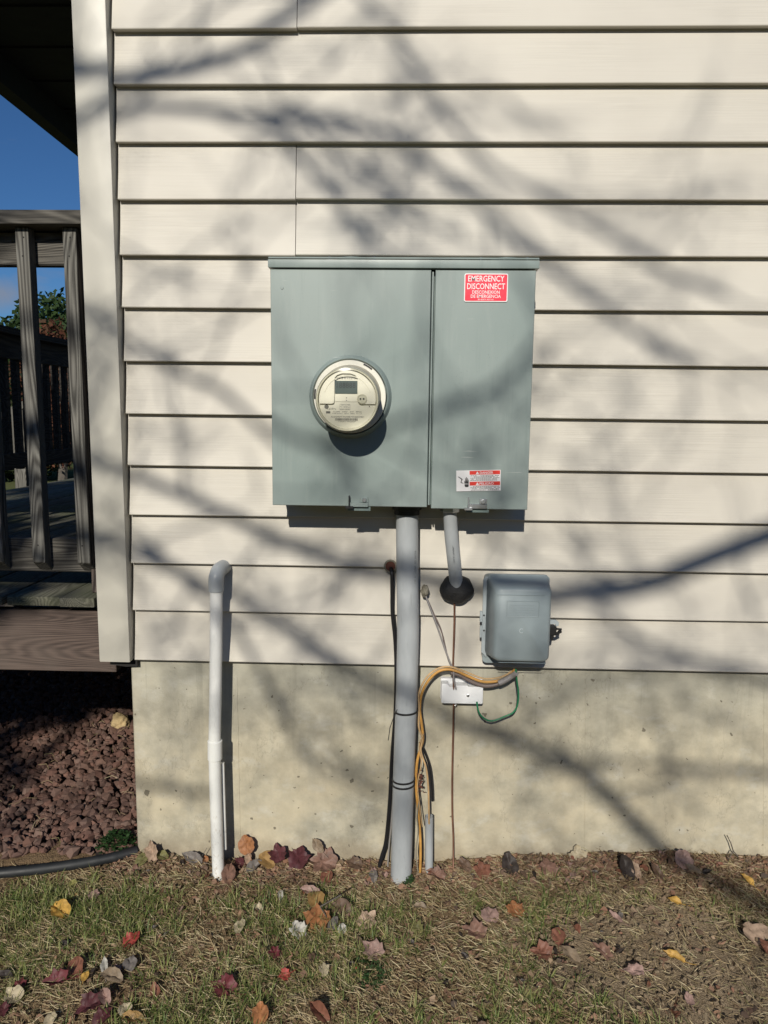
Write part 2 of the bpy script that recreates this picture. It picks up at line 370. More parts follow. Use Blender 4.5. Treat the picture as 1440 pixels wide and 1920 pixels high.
def rr(x0, x1, z0, z1, r, n=5):
    o = []
    for cx, cz, s in ((x1-r, z1-r, 0), (x0+r, z1-r, 1), (x0+r, z0+r, 2), (x1-r, z0+r, 3)):
        for i in range(n+1):
            a = (s+i/n)*math.pi/2; o.append((cx+r*math.cos(a), cz+r*math.sin(a)))
    return o
def loft(sections, bm=None):
    """sections: list of (outline [(x,z)], y) with equal counts"""
    bm = bm or bmesh.new(); rings = [[bm.verts.new((p[0], y, p[1])) for p in o] for o, y in sections]
    n = len(rings[0])
    for a, b in zip(rings, rings[1:]):
        for j in range(n): bm.faces.new((a[j], a[(j+1) % n], b[(j+1) % n], b[j]))
    bm.faces.new(rings[0]); bm.faces.new(rings[-1][::-1]); return bm
def raw(name, V, Fc, mat, parent=None, smooth=False):
    me = bpy.data.meshes.new(name)
    V = np.asarray(V, dtype=np.float32); off = np.array(wloc(parent) if parent else (0, 0, 0), dtype=np.float32)
    me.from_pydata((V-off).tolist(), [], Fc.tolist() if hasattr(Fc, 'tolist') else Fc)
    if smooth: me.polygons.foreach_set('use_smooth', [True]*len(me.polygons))
    me.materials.append(M[mat]); o = bpy.data.objects.new(name, me); COL.objects.link(o); o.parent = parent; return o
def textmesh(items, y, mat, parent, name='lettering', rot=0, about=None, bold=0.0):
    """items: (string, x centre, z baseline, height, width or None). Flat print, a hair thick."""
    bm = bmesh.new()
    for s, x, z, h, wd in items:
        cu = bpy.data.curves.new('t', 'FONT')
        bold_ = bold if h > .006 else 0
        cu.body = s; cu.size = h/.70; cu.align_x = 'CENTER'; cu.resolution_u = 2; cu.offset = bold_*h
        ob = bpy.data.objects.new('t', cu); COL.objects.link(ob)
        dg = bpy.context.evaluated_depsgraph_get(); me = bpy.data.meshes.new_from_object(ob.evaluated_get(dg))
        xs = [v.co.x for v in me.vertices]
        if xs:
            mid = (max(xs)+min(xs))/2; k = (wd/(max(xs)-min(xs))) if wd else 1
            for v in me.vertices: v.co = Vector((x+(v.co.x-mid)*k, y, z+v.co.y))
            bm.from_mesh(me)
        bpy.data.objects.remove(ob); bpy.data.curves.remove(cu); bpy.data.meshes.remove(me)
    if rot:
        c = Vector(about); bmesh.ops.rotate(bm, cent=c, matrix=Matrix.Rotation(rot, 3, 'Y'), verts=bm.verts)
    me = bpy.data.meshes.new(name); bmesh.ops.translate(bm, vec=-wloc(parent), verts=bm.verts); bm.to_mesh(me); bm.free()
    me.materials.append(M[mat]); o = bpy.data.objects.new(name, me); COL.objects.link(o); o.parent = parent; return o
def spin(bm, ang, about):
    bmesh.ops.rotate(bm, cent=Vector(about), matrix=Matrix.Rotation(ang, 3, 'Y'), verts=bm.verts); return bm

# ------------------------------------------------------------------ ground
def hw(x): # ground height along the foot of the wall
    t = min(1, max(0, (x-.05)/.5)); return -.048+.050*t*t*(3-2*t)
def gz(x, y):
    d = max(0, -y); n = noise.noise(Vector((x*2.3, y*2.3, 0)))*.016+noise.noise(Vector((x*9, y*9, 3)))*.007+noise.noise(Vector((x*26, y*26, 9)))*.003
    lump = .02*math.exp(-(d/.06)**2)*(.5+noise.noise(Vector((x*7, 1.3, 5))))
    return hw(x)*math.exp(-d*1.2)-.045*(1-math.exp(-d*1.2))+n*min(1, .3+d*6)+lump-.01
nx, ny = 230, 170
V = []; Fc = []
for j in range(ny+1):
    for i in range(nx+1):
        x = -2.3+4.6*i/nx; y = -3.2+3.26*j/ny; V.append((x, y, gz(x, min(y, 0))))
for j in range(ny):
    for i in range(nx):
        a = j*(nx+1)+i; Fc.append((a, a+1, a+nx+2, a+nx+1))
tag(raw('soil_patch', V, Fc, 'soil', smooth=True), kind='structure')
bm = bmesh.new()
ring_in = [bm.verts.new(p) for p in ((-2.28, -3.18, -.075), (2.28, -3.18, -.075), (2.28, 0.03, -.075), (-2.28, .03, -.075))]
ring_out = [bm.verts.new(p) for p in ((-300, -300, -.25), (300, -300, -.25), (300, 300, -.25), (-300, 300, -.25))]
mid = [bm.verts.new(p) for p in ((-12, -12, -.12), (12, -12, -.12), (12, 12, -.12), (-12, 12, -.12))]
for i in range(4):
    j = (i+1) % 4; bm.faces.new((ring_in[i], ring_in[j], mid[j], mid[i])); bm.faces.new((mid[i], mid[j], ring_out[j], ring_out[i]))
bm.faces.new(ring_in)
o = mk('ground', bm, 'lawn_far'); tag(o, kind='structure')
for p in o.data.polygons:
    if p.normal.z < 0: p.flip()
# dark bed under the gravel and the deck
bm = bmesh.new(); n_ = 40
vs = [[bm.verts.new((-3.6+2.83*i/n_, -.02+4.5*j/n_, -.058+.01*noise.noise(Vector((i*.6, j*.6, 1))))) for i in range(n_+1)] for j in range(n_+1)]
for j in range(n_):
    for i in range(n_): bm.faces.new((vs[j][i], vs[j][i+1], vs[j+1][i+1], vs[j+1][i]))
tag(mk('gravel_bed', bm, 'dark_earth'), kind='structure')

# ------------------------------------------------------------------ the house: concrete, siding, corner trim
XL, XT0, XT1 = -.792, -.862, -.774        # foundation corner, trim left and right edges
LIPS = [at(720, v, -.0125).z for v in (1246, 1152, 1063, 971.5, 878, 781, 681, 579.5, 479, 374, 267, 158, 52)]
LIPS += [LIPS[-1]+.1405*(i+1) for i in range(6)]
house = thing('house', (1.1, 2.0, -.05), 'cream vinyl sided house wall with white corner trim above a bare poured concrete foundation', 'house')
ZF = LIPS[0]+.015
mk('foundation_wall', box(XL, 3.2, .012, .26, -.4, ZF), 'concrete', house, bevel=.004)
mk('foundation_side', box(XL+.002, -.56, .265, 5.0, -.4, ZF-.003), 'concrete', house)
mk('sheathing', box(-.80, 3.2, .016, .10, ZF+.001, LIPS[-1]+.1), 'dark_gap', house)  # near-black colour stands in for shade in the gap beside the trim
for xs in (447, 1101, 1436):               # fins left by the joints of the formwork
    p0, p1 = at(xs-3, 1262, .012), at(xs+4 if xs < 900 else xs-5, 1600, .012); pts = []
    for i in range(40):
        t = i/39; q = p0.lerp(p1, t); q.x += .0013*noise.noise(Vector((t*19, xs, 0))); pts.append(q)
    mk('formwork_fin', tube(pts, [.0011+.0012*abs(noise.noise(Vector((i*.7, xs, 4)))) for i in range(40)], 5), 'concrete', house)
def course(x0, x1, z0, z1, yo=0.0, lap=.012):
    bm = bmesh.new(); nxs = max(2, int((x1-x0)/.12)); prof = [(.0135, z1+lap+.004), (.0025, z1+lap), (-.0055, z0+(z1-z0)*.5), (-.0155, z0+.006), (-.0165, z0+.002), (-.0157, z0), (.004, z0+.0005), (.0135, z0+.001)]
    rows = []
    for i in range(nxs+1):
        x = x0+(x1-x0)*i/nxs; wob = .0011*noise.noise(Vector((x*1.7, z0*5, 2)))
        rows.append([bm.verts.new((x, y+yo, z+(wob if k in (3, 4, 5, 6) else 0))) for k, (y, z) in enumerate(prof)])
    for a, b in zip(rows, rows[1:]):
        for k in range(len(prof)-1): bm.faces.new((a[k], a[k+1], b[k+1], b[k]))
    bm.faces.new(rows[0]); bm.faces.new(rows[-1][::-1]); return bm
seam = {12: (557, 30), 9: (554, 420), 10: (554.5, 320)}
for i in range(len(LIPS)-1):
    z0, z1 = LIPS[i], LIPS[i+1]; xl = XT1+.0055; sm = None
    # courses 9 and 10 (between the 374/479 lips) and the top one carry a lap joint
    if i in (8, 9, 12): sm = at(*{8: (554, 425), 9: (554.5, 325), 12: (557, 25)}[i], -.012).x
    if i >= 13: sm = at(600+130*((i*7) % 5), 0, 0).x
    if sm is None: segs = [(xl, 3.2)]
    else: segs = [(xl, sm-.0008), (sm+.0008, 3.2)]
    for k, (a, b) in enumerate(segs):
        z0k = z0-(.0022 if (sm is not None and k == 0) else 0)
        mk('siding_board', course(a, b+(.0 if k or sm is None else .0), z0k, z1, -.0016 if (sm is not None and k == 0) else 0), 'siding', house, smooth=True, ang=25)
# corner post trim: an L wrapped round the corner
zt0, zt1 = at(215, 1240, -.03).z, LIPS[-1]
mk('corner_trim', box(XT0, XT1, -.038, .012, zt0, zt1, box(XT0, XT0+.02, .0125, .048, zt0+.001, zt1)), 'trim', house, bevel=.0035, segs=2, smooth=True)
mk('corner_flashing', poly([(-.845, zt0-.018), (-.80, zt0-.024), (-.765, zt0-.022), (-.765, zt0+.012), (-.845, zt0+.012)], -.006, .009), 'dark_gap', house)
# side wall running back beside the deck
bm = bmesh.new()
for i in range(len(LIPS)-1):
    z0, z1 = LIPS[i], LIPS[i+1]; a = [bm.verts.new(p) for p in ((-.808, .05, z1), (-.824, .05, z0+.002), (-.808, .05, z0))]; b = [bm.verts.new((v.co.x, 5.0, v.co.z)) for v in a]
    for k in (0, 1): bm.faces.new((a[k], a[k+1], b[k+1], b[k]))
mk('side_siding', bm, 'siding', house)
mk('side_sheathing', box(-.806, -.62, .101, 5.0, ZF+.002, LIPS[-1]), 'dark_gap', house)

# ------------------------------------------------------------------ deck
DZ = at(60, 1119, .02).z
deck = thing('wooden_deck', (-1.8, 1.5, -.05), 'weathered wooden deck raised beside the house over dark red gravel', 'deck')
JT, JB = at(0, 1143, .05).z, at(0, 1256, .05).z
mk('rim_joist', box(-2.75, at(218, 1258, .05).x, .05, .088, JB, JT), 'wood_joist', deck, bevel=.002)
xr_ = at(180, 1125, .02).x; wdk = .150; k = 0; x = xr_
edges = [(at(112.5, 1128, .02).x, at(179, 1128, .02).x-.001), (at(12, 1128, .02).x, at(111.5, 1128, .02).x)]
xx = edges[-1][0]-.012
while xx > -2.7: edges.append((xx-.141, xx)); xx -= .148
base_board = None
for i, (a, b) in enumerate(edges):
    f = .018+.004*((i*5) % 3-1)
    mk('deck_board', box(a, b, f, 5.6, DZ-.028, DZ-.0005*(i % 3)), 'wood_y', deck, bevel=.005, segs=2, smooth=True)
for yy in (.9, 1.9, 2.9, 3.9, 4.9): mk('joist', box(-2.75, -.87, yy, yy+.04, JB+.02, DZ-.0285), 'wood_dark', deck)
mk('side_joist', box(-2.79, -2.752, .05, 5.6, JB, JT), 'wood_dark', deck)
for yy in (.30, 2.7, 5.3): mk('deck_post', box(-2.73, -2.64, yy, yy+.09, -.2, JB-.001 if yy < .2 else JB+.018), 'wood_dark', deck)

YB = .045                                   # front of the balusters
def z_at(v, Y, u=60): return at(u, v, Y).z
rail = thing('deck_railing', (-1.6, YB+.05, DZ), 'grey weathered front railing of the deck with slim upright balusters', 'railing')
xe = at(156, 400, .03).x
cap0, cap1 = z_at(419, YB-.03), z_at(392, YB-.03)
mk('top_rail', box(-2.42, -.868, YB-.028, YB+.112, cap0, cap1), 'wood_x', rail, bevel=.004, segs=2, smooth=True)
mk('upper_rail', box(-2.42, -.868, YB+.039, YB+.077, z_at(497, YB+.039), z_at(435, YB+.039)), 'wood_x', rail, bevel=.003)
mk('lower_rail', box(-2.42, -.868, YB+.039, YB+.077, z_at(1071, YB+.039), z_at(1009, YB+.039)), 'wood_x', rail, bevel=.003)
b1 = at(58, 740, YB).x; b2 = at(143, 740, YB).x
zt, zb = z_at(426, YB), z_at(1054, YB); zb2 = zb-.030
def baluster_bm(x):
    bm = bmesh.new(); h = .0185
    a = [bm.verts.new(p) for p in ((x-h, YB, zt), (x-h, YB, zb), (x-h, YB+.037, zb2), (x-h, YB+.037, zt))]
    b = [bm.verts.new((v.co.x+2*h, v.co.y, v.co.z)) for v in a]
    bm.faces.new(a); bm.faces.new(b[::-1])
    for i in range(4): bm.faces.new((a[i], a[(i+1) % 4], b[(i+1) % 4], b[i]))
    return bm
bals = []
for i, x in enumerate([b2, b1]+[b1-(b2-b1)*(k+1) for k in range(10)]):
    if x < -2.4: break
    o = mk('baluster', baluster_bm(x+.003*math.sin(i*4.0)), 'wood_z', rail, bevel=.0015); bals.append(x)
for x in (b2, b1):                          # nail heads in the two balusters in view
    for zz in (z_at(445, YB), z_at(480, YB), z_at(1022, YB)): mk('nail_head', lathe([(.0020, YB-.0008), (.0023, YB-.0004), (.0023, YB+.002)], (x+.003*math.sin(zz*40), zz), 8), 'dark_gap', rail)
mk('wall_post', box(at(159, 740, YB+.04).x, -.866, YB+.03, YB+.066, DZ+.001, z_at(418, YB+.04)), 'wood_brown_z', rail, bevel=.002)

XS = -2.40
srail = thing('deck_railing', (XS, 2.8, DZ), 'dark side railing along the far left edge of the deck', 'railing')
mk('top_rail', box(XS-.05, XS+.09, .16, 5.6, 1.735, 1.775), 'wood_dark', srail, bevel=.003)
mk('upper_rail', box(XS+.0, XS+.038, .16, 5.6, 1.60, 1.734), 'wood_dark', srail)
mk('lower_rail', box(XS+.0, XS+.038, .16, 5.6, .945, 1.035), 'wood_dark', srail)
bbm = box(XS-.039, XS-.001, 0, .038, .93, 1.70); yb = .3
ob0 = None
while yb < 5.5:
    if ob0 is None: ob0 = mk('baluster', bbm, 'wood_dark', srail); ob0.location.y += yb
    else:
        c_ = ob0.copy(); COL.objects.link(c_); c_.parent = srail; c_.location.y = ob0.location.y+(yb-.3)
    yb += .125
mk('corner_post', box(XS-.04, XS+.05, 3.33, 3.42, DZ, 1.598), 'wood_dark', srail)
# stair rail beyond the deck, lit by the sun
st_ = thing('stair_railing', (-3.1, 3.6, -.05), 'pale sunlit handrail and post of the steps beyond the deck side railing', 'railing')
q = at(38, 800, 3.55)
mk('newel_post', box(q.x-.04, q.x+.05, 3.5, 3.59, -.1, at(38, 768, 3.5).z), 'wood_z', st_, bevel=.003)
bm = tube([Vector((q.x-.9, 3.3, at(38, 757, 3.5).z-.55)), Vector((q.x+.12, 3.6, at(38, 757, 3.5).z+.05))], .035, 4); mk('handrail', bm, 'wood_z', st_)
bm = tube([Vector((q.x-.9, 3.3, .05)), Vector((q.x+.12, 3.6, .62))], .04, 4); mk('lower_handrail', bm, 'wood_z', st_)

# ------------------------------------------------------------------ porch roof
pr = thing('porch_roof', (-1.9, 2.8, 3.37), 'dark underside and edge beam of the porch roof above the deck', 'porch roof')
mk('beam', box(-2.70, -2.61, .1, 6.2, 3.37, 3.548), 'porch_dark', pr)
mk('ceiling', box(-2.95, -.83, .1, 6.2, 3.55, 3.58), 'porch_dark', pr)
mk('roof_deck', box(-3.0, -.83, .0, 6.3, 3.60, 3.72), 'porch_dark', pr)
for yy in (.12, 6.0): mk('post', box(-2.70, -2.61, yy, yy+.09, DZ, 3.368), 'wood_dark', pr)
bm = bmesh.new()
for i in range(12): box(-2.60, -.84, .5+.45*i, .512+.45*i, 3.538, 3.5495, bm)
mk('ceiling_batten', bm, 'porch_dark', pr)

# ------------------------------------------------------------------ meter cabinet
PT = -.150
cab = thing('electrical_panel', ((at(509, 900, PT).x+at(998, 700, PT).x)/2, -.06, at(760, 953, PT).z), 'large grey green steel meter and disconnect cabinet mounted on the siding', 'electrical panel')
cx0, cx1 = at(509, 730, PT).x, at(997, 730, PT).x
cz0, cz1 = at(760, 952, PT).z, at(760, 506, PT).z
xg0, xg1 = at(804.5, 730, PT).x, at(812.5, 730, PT).x
mk('cabinet_box', box(cx0+.006, cx1-.006, PT+.022, -.0135, cz0+.004, cz1-.002), 'cab_edge', cab, bevel=.003)
def cover(x0, x1, z0, z1, nm):
    bm = bmesh.new(); nx_, nz_ = 14, 14; g_ = []
    for j in range(nz_+1):
        row = []
        for i in range(nx_+1):
            u, v = i/nx_, j/nz_; oil = .0009*math.sin(u*math.pi)*math.sin(v*math.pi)*(1+1.4*noise.noise(Vector((u*2.1+x0*9, v*2.3, 1))))
            row.append(bm.verts.new((x0+(x1-x0)*u, PT-oil, z0+(z1-z0)*v)))
        g_.append(row)
    for j in range(nz_):
        for i in range(nx_): bm.faces.new((g_[j][i], g_[j][i+1], g_[j+1][i+1], g_[j+1][i]))
    bd = [g_[0][i] for i in range(nx_+1)]+[g_[j][nx_] for j in range(1, nz_+1)]+[g_[nz_][i] for i in range(nx_-1, -1, -1)]+[g_[j][0] for j in range(nz_-1, 0, -1)]
    bk = []
    for v in bd:
        sx = .0016 if v.co.x < x0+1e-6 else (-.0016 if v.co.x > x1-1e-6 else 0); bk.append(v)
    b1_ = [bm.verts.new((v.co.x, PT+.0015, v.co.z)) for v in bd]; b2_ = [bm.verts.new((v.co.x, PT+.024, v.co.z)) for v in bd]
    # ease the front edge a little
    cxm, czm = (x0+x1)/2, (z0+z1)/2
    for v in bd:
        if abs(v.co.x-x0) < 1e-6: v.co.x += .0014
        if abs(v.co.x-x1) < 1e-6: v.co.x -= .0014
        if abs(v.co.z-z0) < 1e-6: v.co.z += .0014
        if abs(v.co.z-z1) < 1e-6: v.co.z -= .0014
    n = len(bd)
    for i in range(n):
        j = (i+1) % n; bm.faces.new((bd[i], bd[j], b1_[j], b1_[i])); bm.faces.new((b1_[i], b1_[j], b2_[j], b2_[i]))
    return mk(nm, bm, 'cab', cab, smooth=True, ang=30)
cvl = cover(cx0, xg0, cz0+.002, cz1, 'meter_cover'); cvr = cover(xg1, cx1, cz0-.001, cz1, 'breaker_cover')
mk('center_divider', box(xg0+.003, xg0+.0065, PT+.002, PT+.021, cz0+.008, cz1-.004), 'cab', cab)
# cap along the top with its folded rim
mk('top_cap', box(cx0-.005, cx1+.007, PT-.006, -.013, cz1+.0035, cz1+.0235), 'cab', cab, bevel=.002, segs=2, smooth=True)
mk('rain_lip', box(cx0-.003, cx1+.005, PT-.009, PT-.003, cz1+.0245, cz1+.028), 'cab_edge', cab)
for uu in (617, 702, 903, 990):
    p = at(uu, 484, -.06); b = lathe([(.004, 0), (.004, .004)], (0, 0), 8); b.free()
    mk('hub_screw', tube([(p.x, -.05, cz1+.023), (p.x, -.05, cz1+.052)], .0035, 8), 'steel', cab)
for uu in (660, 948):
    p = at(uu, 484, -.06)
    bmh = tube([(p.x, -.06, cz1+.0236), (p.x, -.06, cz1+.0425)], .040, 24); mk('hub_cap', bmh, 'cab_edge', cab, smooth=True)
# latch hardware on the lower edges
def latch(u0, v0, nm, dark):
    p = at(u0, v0, PT-.004); e = at(u0+35, v0, PT-.004)
    bm = box(p.x-.002, e.x, PT-.006, PT-.001, cz0+.001, cz0+.012); box(e.x-.019, e.x, PT-.004, PT-.0005, cz0+.0125, cz0+.026, bm)
    lt = mk(nm, bm, 'cab' if dark else 'steel', cab, bevel=.0006)
    mk('latch_screw', lathe([(.0045, PT-.010), (.0055, PT-.008), (.0055, PT-.003)], (e.x-.0095, cz0+.019), 12), 'steel', lt, smooth=True)
    bm = box(p.x-.0015, p.x+.0015, PT-.014, PT-.0005, cz0+.004, cz0+.030); box(p.x-.010, p.x+.010, PT-.012, PT-.002, cz0-.003, cz0+.003, bm)
    mk('seal_tab', bm, 'black' if dark else 'steel', lt, bevel=.0005)
    mk('hasp', box(p.x-.005, e.x+.006, PT+.004, PT+.007, cz0-.010, cz0+.001), 'cab_edge', lt)
latch(655, 945, 'latch', True); latch(878, 948, 'latch', False)
mk('side_catch', box(cx1+.0005, cx1+.005, PT+.045, PT+.06, at(1003, 578, PT).z, at(1003, 562, PT).z), 'black', cab)
for u_, r_ in ((517, .004), (517, .004)): pass
mk('rivet', lathe([(.003, PT-.0015), (.004, PT-.0005), (.004, PT+.001)], (at(529, 540, PT).x, at(529, 540, PT).z), 10), 'cab', cab, smooth=True)

# EMERGENCY DISCONNECT sticker
def P(u, v, Y=PT): q = at(u, v, Y); return q.x, q.z
sx0, sz1 = P(871, 513); sx1, sz0 = P(951, 566.5); sm_ = (sx0+sx1)/2; hs = sz1-sz0
yl = PT-.0026
st1 = mk('emergency_sticker', poly(rr(sx0, sx1, sz0, sz1, .004), yl, PT-.0008), 'sticker_white', cab)
tag(st1, 'red EMERGENCY DISCONNECT sticker with white lettering')
mk('red_field', poly(rr(sx0+.0022, sx1-.0022, sz0+.0022, sz1-.0022, .003), yl-.0003, yl+.0002), 'red', st1)
def fz(v): return sz1-(v-513)/53.5*hs
ws = sx1-sx0
textmesh([('EMERGENCY', sm_, fz(528), hs*.205, ws*.83), ('DISCONNECT', sm_, fz(542.5), hs*.205, ws*.87), ('DESCONEXION', sm_, fz(551.2), hs*.115, ws*.63),
          ('DE EMERGENCIA', sm_, fz(559), hs*.115, ws*.69), ('80-80479 REV 02', sm_, fz(563.3), hs*.045, ws*.36)], yl-.0006, 'sticker_white', st1, bold=.012)
# DANGER / PELIGRO sticker, stuck on a little crooked
dx0, dz1 = P(856, 881); dx1, dz0 = P(938, 921); ctr = ((dx0+dx1)/2, PT, (dz0+dz1)/2); rt_ = math.radians(-1.9); wsd = dx1-dx0; hd = dz1-dz0
def D(a, b): return dx0+wsd*a, dz1-hd*b
def quad(a0, b0, a1, b1, y0, y1): x0, z1 = D(a0, b0); x1, z0 = D(a1, b1); return box(x0, x1, y0, y1, z0, z1)
st2 = mk('danger_sticker', spin(quad(0, 0, 1, 1, yl, PT-.0008), rt_, ctr), 'sticker_white', cab)
tag(st2, 'white and red DANGER PELIGRO sticker with a hand pictogram')
bm = quad(.30, .025, .985, .21, yl-.0003, yl+.0002); x0, z1 = D(.30, .55); x1, z0 = D(.985, .73); box(x0, x1, yl-.0003, yl+.0002, z0, z1, bm)
mk('red_band', spin(bm, rt_, ctr), 'red2', st2)
def DT(s, a, b, h, wdt): x, z = D(a, b); return (s, x, z, hd*h, wsd*wdt)
textmesh([DT('DANGER', .68, .18, .115, .30), DT('PELIGRO', .68, .70, .115, .32)], yl-.0006, 'sticker_white', st2, rot=rt_, about=ctr, bold=.02)
bm = bmesh.new()
for b0 in (.19, .71):
    x, z = D(.475, b0); t_ = hd*.14; poly([(x-t_*.6, z), (x+t_*.6, z), (x, z+t_)], yl-.0006, yl-.0002, bm)
mk('warning_triangle', spin(bm, rt_, ctr), 'sticker_white', st2)
bm = bmesh.new(); rnd = random.Random(5)   # the small print: rows of marks too small to read
for b0 in (.25, .305, .36, .415, .47, .77, .825, .88, .94):
    a = .31+rnd.random()*.02
    while a < .96:
        l = .012+rnd.random()*.03
        if rnd.random() < .86:
            x0, z1 = D(a, b0); x1, z0 = D(min(a+l, .975), b0+.026); box(x0, x1, yl-.0005, yl-.0001, z0, z1, bm)
        a += l+.010
mk('small_print', spin(bm, rt_, ctr), 'ink_soft', st2)
bm = bmesh.new()                            # hand and electric arc pictogram
def DP(l): return [D(*q) for q in l]
poly(DP([(.185, .66), (.275, .66), (.278, .74), (.262, .80), (.205, .80), (.185, .75)]), yl-.0005, yl-.0001, bm)
poly(DP([(.180, .63), (.180, .50), (.192, .50), (.198, .58), (.200, .38), (.212, .36), (.216, .55), (.222, .32), (.236, .32), (.238, .55), (.248, .36), (.260, .37), (.257, .56), (.266, .44), (.278, .44), (.278, .64)]), yl-.0005, yl-.0001, bm)
poly(DP([(.035, .30), (.055, .29), (.135, .40), (.140, .44), (.115, .53), (.118, .57), (.160, .60), (.158, .625), (.105, .60), (.095, .56), (.115, .45), (.110, .42)]), yl-.0005, yl-.0001, bm)
mk('hand_pictogram', spin(bm, rt_, ctr), 'ink', st2)

# ------------------------------------------------------------------ meter
mc = P(657, 744.5); YF = -.272
fc = at(651, 749, YF); fc = (fc.x, fc.z)
ring = mk('meter_ring', lathe([(.0915, PT-.001), (.0925, PT-.016), (.0945, PT-.020), (.0975, PT-.018), (.0995, PT-.010), (.1025, PT-.006), (.1045, PT-.0005)], mc, 72, cap=False), 'cab', cab, smooth=True, ang=60)
met = thing('electric_meter', (mc[0], PT-.02, mc[1]), 'round cream electric meter with a digital display, plugged into the cabinet', 'electric meter')
mk('base_flange', lathe([(.0905, PT-.004), (.0905, PT-.022), (.0895, PT-.024), (.074, PT-.024)], mc, 72), 'cream', met, smooth=True)
# the barrel droops a touch below the socket axis, so its sections slide from mc to fc
def barrel(prof, n=64, bm=None, cap=False):
    bm = bm or bmesh.new(); rings = []
    for r, t in prof:
        y = (PT-.022)+(YF-(PT-.022))*t; c = (mc[0]+(fc[0]-mc[0])*t, mc[1]+(fc[1]-mc[1])*t)
        rings.append([bm.verts.new((c[0]+r*math.cos(a), y, c[1]+r*math.sin(a))) for a in [2*math.pi*j/n for j in range(n)]])
    for a, b in zip(rings, rings[1:]):
        for j in range(n): bm.faces.new((a[j], a[(j+1) % n], b[(j+1) % n], b[j]))
    if cap: bm.faces.new(rings[-1])
    return bm
mk('barrel', barrel([(.0800, 0), (.0785, .02), (.0755, .06), (.0735, .85), (.0725, .90)]), 'meter_side', met, smooth=True)
mk('face_plate', barrel([(.0722, .80), (.0722, .90), (.070, .905)], cap=True), 'cream', met, smooth=True)
YP = (PT-.022)+(YF-(PT-.022))*.905          # face plate plane
def Fp(u, v): q = at(u, v, YP-.004); return q.x, q.z
# rim of the front
bm = bmesh.new(); prof = [(.0725, YP+.004), (.0748, YP-.001), (.0752, YP-.008), (.0735, YP-.0115), (.0700, YP-.0105), (.0685, YP-.004), (.0690, YP+.002)]
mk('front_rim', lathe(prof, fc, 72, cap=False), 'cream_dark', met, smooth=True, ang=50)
# raised upper shroud with a rectangular notch for the display
pts = []; rs = .0672
zl = Fp(600, 757)[1]; zl2 = zl
a0 = math.asin(max(-1, min(1, (zl-fc[1])/rs)))
for i in range(41):
    a = a0+(math.pi-2*a0)*i/40; pts.append((fc[0]+rs*math.cos(a), fc[1]+rs*math.sin(a)))
# pts runs right -> top -> left ; then close along the bottom with the notch
lx, rx = Fp(627, 700)[0], Fp(671, 700)[0]; zn = Fp(640, 702)[1]
lo = [(lx-.006, zl), (lx-.001, zl+.002), (lx, zl+.008), (lx, zn-.008), (lx+.006, zn-.001), (lx+.018, zn+.003), (rx-.018, zn+.003), (rx-.006, zn-.001), (rx, zn-.008), (rx, zl+.010), (rx+.008, zl)]
mk('upper_shroud', poly(pts+lo, YP-.0055, YP-.0002), 'cream', met, bevel=.0006)
rc = .056
mk('shroud_ridge', tube([(fc[0]+rc*math.cos(a), YP-.0056, fc[1]+rc*math.sin(a)) for a in [math.radians(18+144*i/40) for i in range(41)] if True], .0011, 6), 'cream', met, smooth=True)
x0, z0 = Fp(628, 738); x1, z1 = Fp(670, 714)
dsp = mk('display', box(x0, x1, YP-.0014, YP-.0001, z0, z1), 'lcd', met)
textmesh([('188888', (x0+x1)/2, z0+(z1-z0)*.45, (z1-z0)*.42, (x1-x0)*.84)], YP-.0018, 'lcd_ink', dsp, name='display_digits', bold=.01)
a_, b_ = Fp(630, 712), Fp(669, 706)
bm = bmesh.new(); rnd = random.Random(3); x = a_[0]+.002
while x < b_[0]-.002: box(x, x+.0008, YP-.0006, YP-.0001, a_[1]+.0015, b_[1]-.001, bm); x += .0014+rnd.random()*.0016
mk('label_bars', bm, 'ink_soft', met)
x0, z0 = Fp(628, 753); x1, z1 = Fp(670, 740)
mk('nameplate_strip', box(x0, x1, YP-.0016, YP-.0001, z0, z1), 'cream', met, bevel=.0003)
bm = bmesh.new()
for v in (746, 750.5): q = Fp(649.5, v); box(q[0]-.0012, q[0]+.0012, YP-.0021, YP-.0017, q[1]-.0009, q[1]+.0009, bm)
mk('indicator_mark', bm, 'ink_soft', met)
q = Fp(679, 748)
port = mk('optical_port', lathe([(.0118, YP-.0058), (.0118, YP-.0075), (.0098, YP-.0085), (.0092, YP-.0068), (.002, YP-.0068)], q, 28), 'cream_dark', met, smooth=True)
bm = bmesh.new()
for du in (-3.0, 3.0): lathe([(.0022, YP-.0078), (.0022, YP-.006)], (q[0]+du/790, q[1]), 10, bm)
mk('port_lens', bm, 'ink', port)
q = Fp(692.5, 762); mk('test_dot', lathe([(.0013, YP-.001), (.0013, YP)], q, 10), 'ink', met)
def FT(s, u, v, h, wd_): a = Fp(u, v); return (s, a[0], a[1], h/790, wd_/790)
textmesh([FT('I-210+c', 622, 768, 3.2, 16), FT('CL200   240V   3W   FM2S', 651, 773, 2.0, 54), FT('TYPE I210+c   30TA   60Hz   Kh 1.0', 650, 776.3, 1.8, 56),
          FT('ALLEGHENY POWER 973408 BYB21', 651, 783.0, 2.8, 62), FT('*7340810 09920009*', 650, 791.5, 1.8, 34)], YP-.0005, 'ink', met, name='faceplate_lettering')
bm = bmesh.new(); a_ = Fp(628, 788.5); b_ = Fp(671, 784.5); x = a_[0]
while x < b_[0]: wdt = .0005+rnd.random()*.0009; box(x, x+wdt, YP-.0005, YP-.0001, a_[1], b_[1], bm); x += wdt+.0006+rnd.random()*.0007
a_ = Fp(637, 768); b_ = Fp(656, 758)
